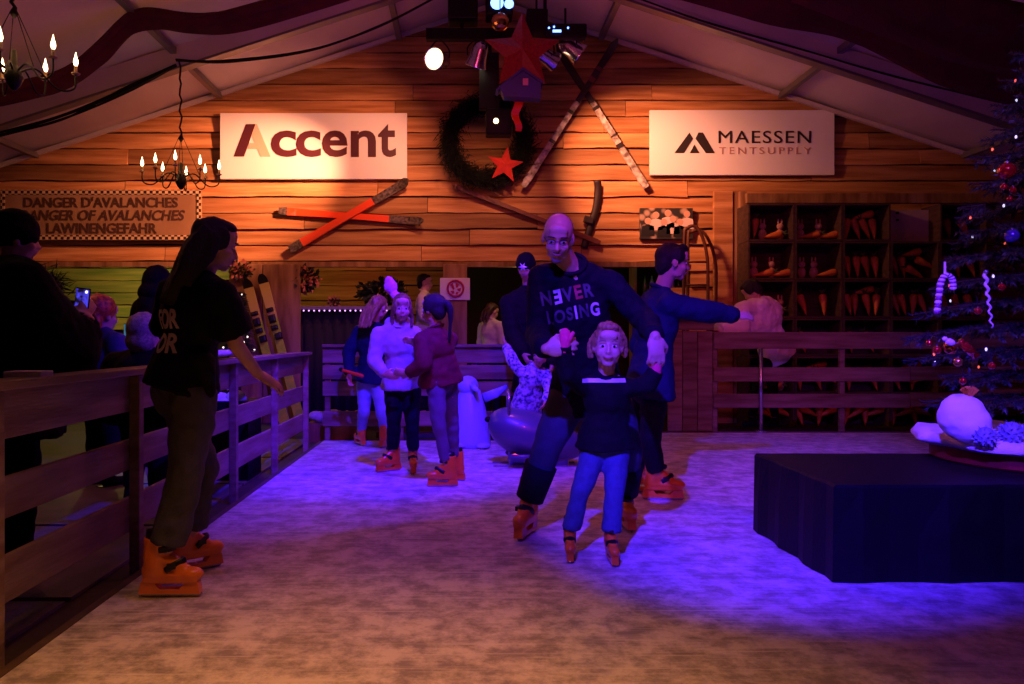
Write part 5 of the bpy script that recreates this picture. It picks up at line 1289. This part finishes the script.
print_on(p, p['top'], 'OR', P(177, 343, 3.40), br_, V((0, 0, 1)), bn_, .15, .085, mat('print_pale', '#b0969a'), bold=.03)
jk = MB(); a = J['pel']
jk.cap(P(205, 362, 3.36), P(209, 392, 3.36), .045, .03, 12); jk.cap(P(200, 358, 3.33), P(206, 372, 3.34), .05, .04, 12)
o = obj('tied_jacket', remesh(jk, .012, 2, .006, 14, p['off']), BLK2, p['root'])

# --- girl in white hoodie
J = dict(head=P(402, 308, 6.28), hf=(.15, -.95, -.12), neck=P(399, 325, 6.33), shR=P(379, 334, 6.28), shL=P(416, 334, 6.38), elR=P(374, 360, 6.26), wrR=P(384, 374, 6.14), hdR=V((.9, -.3, -.2)), elL=P(423, 358, 6.30), wrL=P(416, 372, 6.12), hdL=V((-.6, -.5, -.1)),
         pel=P(402, 382, 6.42), hipR=P(393, 386, 6.42), hipL=P(411, 386, 6.42), knR=P(394, 418, 6.38), anR=P(392, 450, 6.45), ftR=(-.75, -.6), knL=P(412, 418, 6.36), anL=P(413, 452, 6.40), ftL=(.1, -1))
H_LIGHT = mat('hair_light_brown', '#8a6244', .5, vscale=60, color2='#5a3c26', bump=.5, bscale=140)
p = person('girl in white hoodie and black trousers facing the camera between her friends', J, .83, .92, top=dict(m=HOODW, t=.022, hem=.05, loose=1.12, hood=True, amp=.011), bottom=dict(m=BLK2, t=.012, len=.84), vox=.0085, kid=True)
hair(p, H_LIGHT, CAP_HAIR + [((.066, -.005, .0), (.022, .05, .08)), ((-.066, -.005, .0), (.022, .05, .08))], .01, .006, [([(.07, .0, .0), (.085, .0, -.09), (.08, .01, -.17)], (.026, .014)), ([(-.07, .0, .0), (-.085, .0, -.09), (-.08, .01, -.17)], (.026, .014))])
PINK = mat('pompom_pink', '#e08ab0', .95, bump=.8, bscale=60); b = MB(); b.ell(P(391, 287, 6.36), None, (.052, .05, .062), 14, 10); b.ell(P(389, 281, 6.36), None, (.035, .035, .04), 12, 8); b.cap(P(392, 292, 6.36), P(397, 297, 6.34), .025, .04)
o = obj('pink_hair_bow', remesh(b, .01, 2, .008, 30, p['off']), PINK, p['root']); o['label'] = 'fluffy pink hair bow'

# --- girl in maroon sweater, seen from behind
J = dict(head=P(433, 310, 5.72), hf=(-.75, .55, -.05), neck=P(436, 330, 5.74), shL=P(421, 341, 5.66), shR=P(450, 340, 5.84), elL=P(424, 364, 5.60), wrL=P(409, 373, 5.66), hdL=V((-1, .2, .05)), elR=P(440, 352, 6.0), wrR=P(418, 345, 6.08), hdR=V((-.8, .3, .4)),
         pel=P(441, 378, 5.80), hipL=P(436, 383, 5.72), hipR=P(448, 383, 5.88), knL=P(438, 420, 5.72), anL=P(447, 466, 5.78), ftL=(-1, -.12), knR=P(452, 420, 5.92), anR=P(455, 458, 6.02), ftR=(-.9, .3))
p = person('girl in maroon sweater with ponytail turned towards the girl in white', J, .82, .92, top=dict(m=MAROON, t=.024, hem=.05, loose=1.12, amp=.010), bottom=dict(m=LEGG, t=.004, len=.84), vox=.0095, kid=True)
hair(p, H_DARK, CAP_HAIR + [((0, .02, .095), (.06, .06, .03)), ((.066, .0, .03), (.022, .05, .06)), ((-.066, .0, .03), (.022, .05, .06))], .0095, .005,
     [([(0, -.11, .05), (.01, -.155, .01), (.02, -.15, -.08), (.03, -.13, -.2), (.05, -.11, -.27)], (.034, .012))])

# --- blond girl behind them, turned away
J = dict(head=P(379, 308, 7.75), hf=(.55, .78, -.28), neck=P(373, 325, 7.8), shL=P(359, 332, 7.9), shR=P(386, 333, 7.7), elL=P(349, 352, 7.9), wrL=P(349, 374, 7.82), hdL=V((.1, -.1, -1)), elR=P(392, 352, 7.75), wrR=P(398, 362, 7.9),
         pel=P(371, 379, 7.9), hipL=P(365, 383, 7.94), hipR=P(378, 383, 7.86), knL=P(364, 410, 7.85), anL=P(361, 434, 7.98), ftL=(-.4, .8), knR=P(382, 410, 7.8), anR=P(385, 437, 7.85), ftR=(.4, .8))
p = person('blond girl in dark jacket and light jeans turned away by the rear fence', J, .86, .95, top=dict(m=NAVY2, t=.026, hem=.02, loose=1.2), bottom=dict(m=DENIML, t=.012, len=.97, amp=.012), vox=.011, shoes='skate', face=False)
hair(p, H_BLOND, CAP_HAIR + [((0, .02, .09), (.06, .06, .03))], .011, .006, [([(x, -.05, .05), (x * 1.25, -.105, -.04), (x * 1.3 - .02, -.125, -.14), (x * 1.2 - .03, -.13, -.26)], (.034, .012)) for x in (-.06, -.03, 0, .03, .06)])
st_ = thing('orange_stick', P(358, 374, 7.7), 'short orange handle held by the blond girl', 'handle'); MB().cap(P(342, 370, 7.75), P(362, 376, 7.7), .014, .02, 10).build('shaft', ORANGE, st_, True); MB().ell(P(341, 369.5, 7.75), None, (.022, .022, .022), 10, 7).build('knob', BLACK, st_, True)

# --- adult with star beanie behind the man
J = dict(head=P(526, 268, 7.55), hf=(-.3, -.9, -.35), neck=P(529, 290, 7.60), shR=P(508, 303, 7.60), shL=P(551, 303, 7.60), elR=P(513, 335, 7.55), wrR=P(524, 355, 7.35), elL=P(560, 340, 7.60), wrL=P(552, 366, 7.45),
         pel=P(535, 380, 7.70), knR=P(527, 420, 7.70), anR=P(526, 460 - 13, 7.80), ftR=(-.3, -1), knL=P(548, 420, 7.70), anL=P(549, 446, 7.80), ftL=(.2, -1))
p = person('adult in black beanie with silver star standing behind the man', J, 1.0, 1.0, top=dict(m=BLK, t=.035, hem=.1, loose=1.2), bottom=dict(m=BLK2, t=.02), vox=.011, shoes=None if False else 'skate')
bb = MB(); c, M, k = p['hd'], p['MH'], 1.0
bb.ell(c + M @ V((0, -.012, .052)), M, (.092, .108, .098), 18, 12); bb.cap(c + M @ V((0, -.012, .02)), c + M @ V((0, -.012, .05)), .100, .100, 18, fa=True, fb=True)
bo = obj('beanie', remesh(bb, .012, 3, .004, 30, p['off']), BLK, p['root'])
sc_ = c + M @ V((0, .118, .042)); mb = MB(); vs = [sc_ + M @ V((0, .010, 0)), sc_ - M @ V((0, .012, 0))]
for i in range(12): q = .048 if i % 2 == 0 else .018; t = i * math.pi / 6; vs.append(sc_ + M @ V((math.cos(t) * q, 0, math.sin(t) * q)))
fs = []
for i in range(12): j = (i + 1) % 12; fs += [(0, 2 + i, 2 + j), (1, 2 + j, 2 + i)]
o = child(p, mb.add(vs, fs), 'silver_star', mat('badge_silver', '#d8dcf0', .3, metal=.4), bo, False)

# --- child in patterned dress at the seal
DRESS = mat('dress_pattern', '#c8c4e0', .8, vscale=34, color2='#2a2a6a')
J = dict(head=P(541, 353, 7.05), hf=(-.5, -.8, -.3), neck=P(534, 368, 7.10), shR=P(521, 372, 7.12), shL=P(545, 374, 7.12), elR=P(512, 360, 7.20), wrR=P(506, 346, 7.30), hdR=V((-.3, .3, .8)), elL=P(550, 390, 7.00), wrL=P(545, 402, 6.90),
         pel=P(527, 402, 7.20), knR=P(520, 425, 7.15), anR=P(520, 446, 7.30), ftR=(-.6, -.8), knL=P(532, 425, 7.15), anL=P(533, 446, 7.30), ftL=(-.5, -.8))
p = person('small child in white and blue patterned dress beside the grey seal', J, .66, .90, top=dict(m=DRESS, t=.03, hem=.18, loose=1.2), bottom=dict(m=BLK2, t=.01), vox=.0095, kid=True)
hair(p, H_DARK, CAP_HAIR + [((0, .03, .095), (.06, .06, .03)), ((.066, .0, .02), (.022, .05, .07)), ((-.066, .0, .02), (.022, .05, .07))], .01, .005)

# --- child in white hoodie leaning over the right fence from behind
J = dict(head=P(752, 291, 9.52), hf=(-.55, .45, -.55), hu=(-.5, .2, .8), neck=P(757, 303, 9.52), shL=P(742, 310, 9.42), shR=P(774, 311, 9.65), elL=P(738, 328, 9.38), wrL=P(718, 331, 9.30), hdL=V((-1, -.2, .1)), elR=P(752, 325, 9.70), wrR=P(735, 330, 9.72),
         pel=P(775, 348, 9.72), knL=P(757, 385, 9.60), anL=P(752, 419, 9.70), ftL=(-.8, -.3), knR=P(772, 385, 9.70), anR=P(775, 419, 9.80), ftR=(-.8, -.3))
p = person('child in white hoodie leaning on the right fence with back turned', J, .88, 1.08, top=dict(m=mat('hoodie_bright', '#f2e8ec', .9, bump=.2, bscale=60), t=.065, hem=.16, loose=1.5, hood=True, amp=.014), bottom=dict(m=BLK2, t=.012), vox=.012, shoes=BLK2, face=False)
hair(p, H_DARK, CAP_HAIR + [((0, .03, .09), (.065, .06, .035)), ((.066, .0, .03), (.025, .05, .06)), ((-.066, .0, .03), (.025, .05, .06))], .012, .008)

# --- people behind the bar
def bust(label, head, hf, Y, shw, top, hr, style=None, locks=None, s=1.0, arms=None, skin=None, hk=1.0, face=True, vox=.012, bottom=None, lean=(0, 0)):
    c = P(head[0], head[1], Y); f = V(hf).normalized(); fh = V((f.x, f.y, 0)).normalized(); r = fh.cross(V((0, 0, 1)))
    nk = c + V((lean[0] * .5, lean[1] * .5, -.15 * s)) - fh * .01; sh = nk + V((lean[0], lean[1], -.07 * s)); fz = -.06
    pel = V((nk.x + lean[0], nk.y + lean[1], max(.55, nk.z - .56 * s)))
    J = dict(head=c, hf=f, neck=nk, shL=sh - r * shw / 2, shR=sh + r * shw / 2, pel=pel)
    for q, sg in (('L', -1), ('R', 1)):
        if arms and q in arms: J['el' + q], J['wr' + q] = arms[q]
        else: J['el' + q] = sh + r * sg * (shw / 2 + .05) + V((0, 0, -.27 * s)) + fh * .02; J['wr' + q] = J['el' + q] + fh * .2 * s - r * sg * .06 + V((0, 0, -.08))
        J['kn' + q] = pel + r * sg * .1 + V((0, 0, -pel.z * .48 + .02)) + fh * .02; J['an' + q] = pel + r * sg * .1 + V((0, 0, -pel.z + .10 + fz))
        J['ft' + q] = fh
    p = person(label, J, s, hk, skin, top, bottom or dict(m=BLK2, t=.02), vox=vox, shoes=BLK2, face=face)
    if hr: hair(p, hr, style or (CAP_HAIR + [((0, .02, .09), (.06, .06, .03))]), vox * .9, .006, locks)
    return p
bust('dark-haired person in beige shirt in profile behind the bar', (425, 283), (.95, -.1, -.05), 11.0, .38, dict(m=BLOUSE, t=.02), H_DARK, s=.98)
bust('person in pale cream blouse with long hair in the dark bar', (492, 312), (.6, .5, -.3), 11.2, .36, dict(m=BLOUSE, t=.03, loose=1.2), H_BROWN, None, [([(x, -.05, .05), (x * 1.2, -.10, -.06), (x, -.1, -.2)], (.034, .014)) for x in (-.05, 0, .05)], s=.9)

# --- spectators behind the left fence
FUR = mat('fur_black', '#0a090b', .95, bump=.9, bscale=60); COATB = mat('coat_black', '#0a090c', .85, bump=.3, bscale=40, spec=.15)
sp = P(38, 300, 3.75)
ph1 = P(82, 302, 3.8)
p = bust('spectator in black hat and fur-trimmed coat filming with a phone at left', (16, 240), (.75, .55, -.05), 3.9, .50, dict(m=COATB, t=.075, loose=1.5, hem=.2, hood=True, amp=.012), None, s=1.05,
         arms={'R': (P(60, 352, 3.85), P(78, 322, 3.94)), 'L': (P(50, 345, 4.2), P(76, 322, 4.02))}, face=False, vox=.011)
hb = MB(); c, M = p['hd'], p['MH']; hb.ell(c + M @ V((0, -.01, .05)), M, (.098, .115, .105), 18, 12); hb.cap(c + M @ V((0, -.01, .01)), c + M @ V((0, -.01, .06)), .112, .110, 18, fa=True, fb=True)
obj('hat', remesh(hb, .012, 3, .004, 30, p['off']), COATB, p['root'])
fr = MB(); nk = c + V((0, 0, -.20)); rr = random.Random(9)
for i in range(900):
    a = rr.uniform(0, math.tau); R = .15 + rr.gauss(0, .03); q = nk + V((math.cos(a) * R * 1.15, math.sin(a) * R, rr.gauss(-.03, .04))); d = (V((math.cos(a), math.sin(a), .3)) + V((rr.gauss(0, .6), rr.gauss(0, .6), rr.gauss(0, .6)))).normalized() * .06
    s_ = d.orthogonal().normalized() * .004; fr.add([q - s_, q + s_, q + d], [(0, 1, 2)])
o = child(p, fr, 'fur_trim', FUR, None, False); o['kind'] = 'stuff'
fc_ = MB(); fc_.tube([nk + V((math.cos(a) * .15, math.sin(a) * .14, -.03)) for a in [i * math.tau / 20 for i in range(20)]], .055, 10, closed=True); child(p, fc_, 'fur_collar', FUR)
def phone(c, fwd, label, screen, w_=.076, h_=.152, roll=0):
    M = frame(fwd) @ Matrix.Rotation(roll, 3, 'Y'); r = thing('phone', c, label, 'phone', 'phones held up by spectators')
    MB().box(c, (w_, .009, h_), M).build('case', BLACK, r, bevel=.003); MB().box(c - M @ V((0, .0052, 0)), (w_ * .9, .001, h_ * .92), M).build('screen', screen, r)
    MB().ell(c - M @ V((-w_ * .28, .006, -h_ * .38)), M, (.008, .003, .008), 8, 5).build('highlight', mat('phone_dot', '#ffffff', .3, emit=(1, .9, .9), estr=1.5), r)
def screen_mat():
    m = bpy.data.materials.new('screen_blue'); m.use_nodes = True; nt = m.node_tree; b = nt.nodes['Principled BSDF']
    tc = nt.nodes.new('ShaderNodeTexCoord'); n = nt.nodes.new('ShaderNodeTexNoise'); n.inputs['Scale'].default_value = 22; nt.links.new(tc.outputs['Object'], n.inputs[0])
    cr = nt.nodes.new('ShaderNodeValToRGB'); cr.color_ramp.elements[0].position = .42; cr.color_ramp.elements[0].color = (.01, .005, .02, 1); cr.color_ramp.elements[1].position = .55; cr.color_ramp.elements[1].color = (.08, .06, .9, 1)
    nt.links.new(n.outputs[0], cr.inputs[0]); nt.links.new(cr.outputs[0], b.inputs['Emission Color']); b.inputs['Emission Strength'].default_value = .9; b.inputs['Base Color'].default_value = (.01, .01, .02, 1); b.inputs['Roughness'].default_value = .2
    return m
SCR = screen_mat()
phone(P(82, 303, 3.98), (.15, 1, 0), 'phone with blue screen held up by the spectator in black', SCR, .078, .15, .12)
p = bust('spectator with curly red hair coloured as if warmly lit behind the left fence', (103, 316), (.5, .75, -.1), 6.1, .38, dict(m=mat('jacket_blue', '#2a2a5a', .7, bump=.4, bscale=20), t=.04, loose=1.3), H_REDLIT, CAP_HAIR + [((0, -.03, .05), (.1, .11, .1)), ((0, -.08, -.05), (.09, .06, .09))], None, s=.92, hk=1.12, face=False,
         arms={'R': (P(122, 365, 6.0), P(127, 345, 6.2)), 'L': (P(92, 372, 6.3), P(112, 352, 6.4))})
phone(P(128, 333, 6.24), (.3, 1, 0), 'small lit phone in front of the grey-haired spectator', mat('screen_teal', '#101820', .2, emit=(.08, .25, .4), estr=.5), .075, .15)
p = bust('grey-haired spectator in black coat seen from behind at left', (146, 335), (.3, .95, -.1), 5.4, .44, dict(m=COATB, t=.06, loose=1.4), H_GREY, CAP_HAIR + [((0, -.03, .04), (.105, .115, .108)), ((0, -.05, -.04), (.10, .08, .09)), ((0, .02, .09), (.06, .06, .03))], None, s=.98, face=False, hk=1.04)
p = bust('tall spectator in dark hood behind the woman in black', (158, 284), (.6, .7, -.2), 6.9, .44, dict(m=COATB, t=.06, loose=1.4, hood=True), None, s=1.0, face=False)
hb = MB(); c, M = p['hd'], p['MH']; hb.ell(c + M @ V((0, -.02, .03)), M, (.115, .125, .135), 18, 12); hb.ell(c + M @ V((0, -.05, -.09)), M, (.14, .10, .09), 16, 10)
obj('raised_hood', remesh(hb, .013, 3, .006, 18, p['off']), COATB, p['root'])
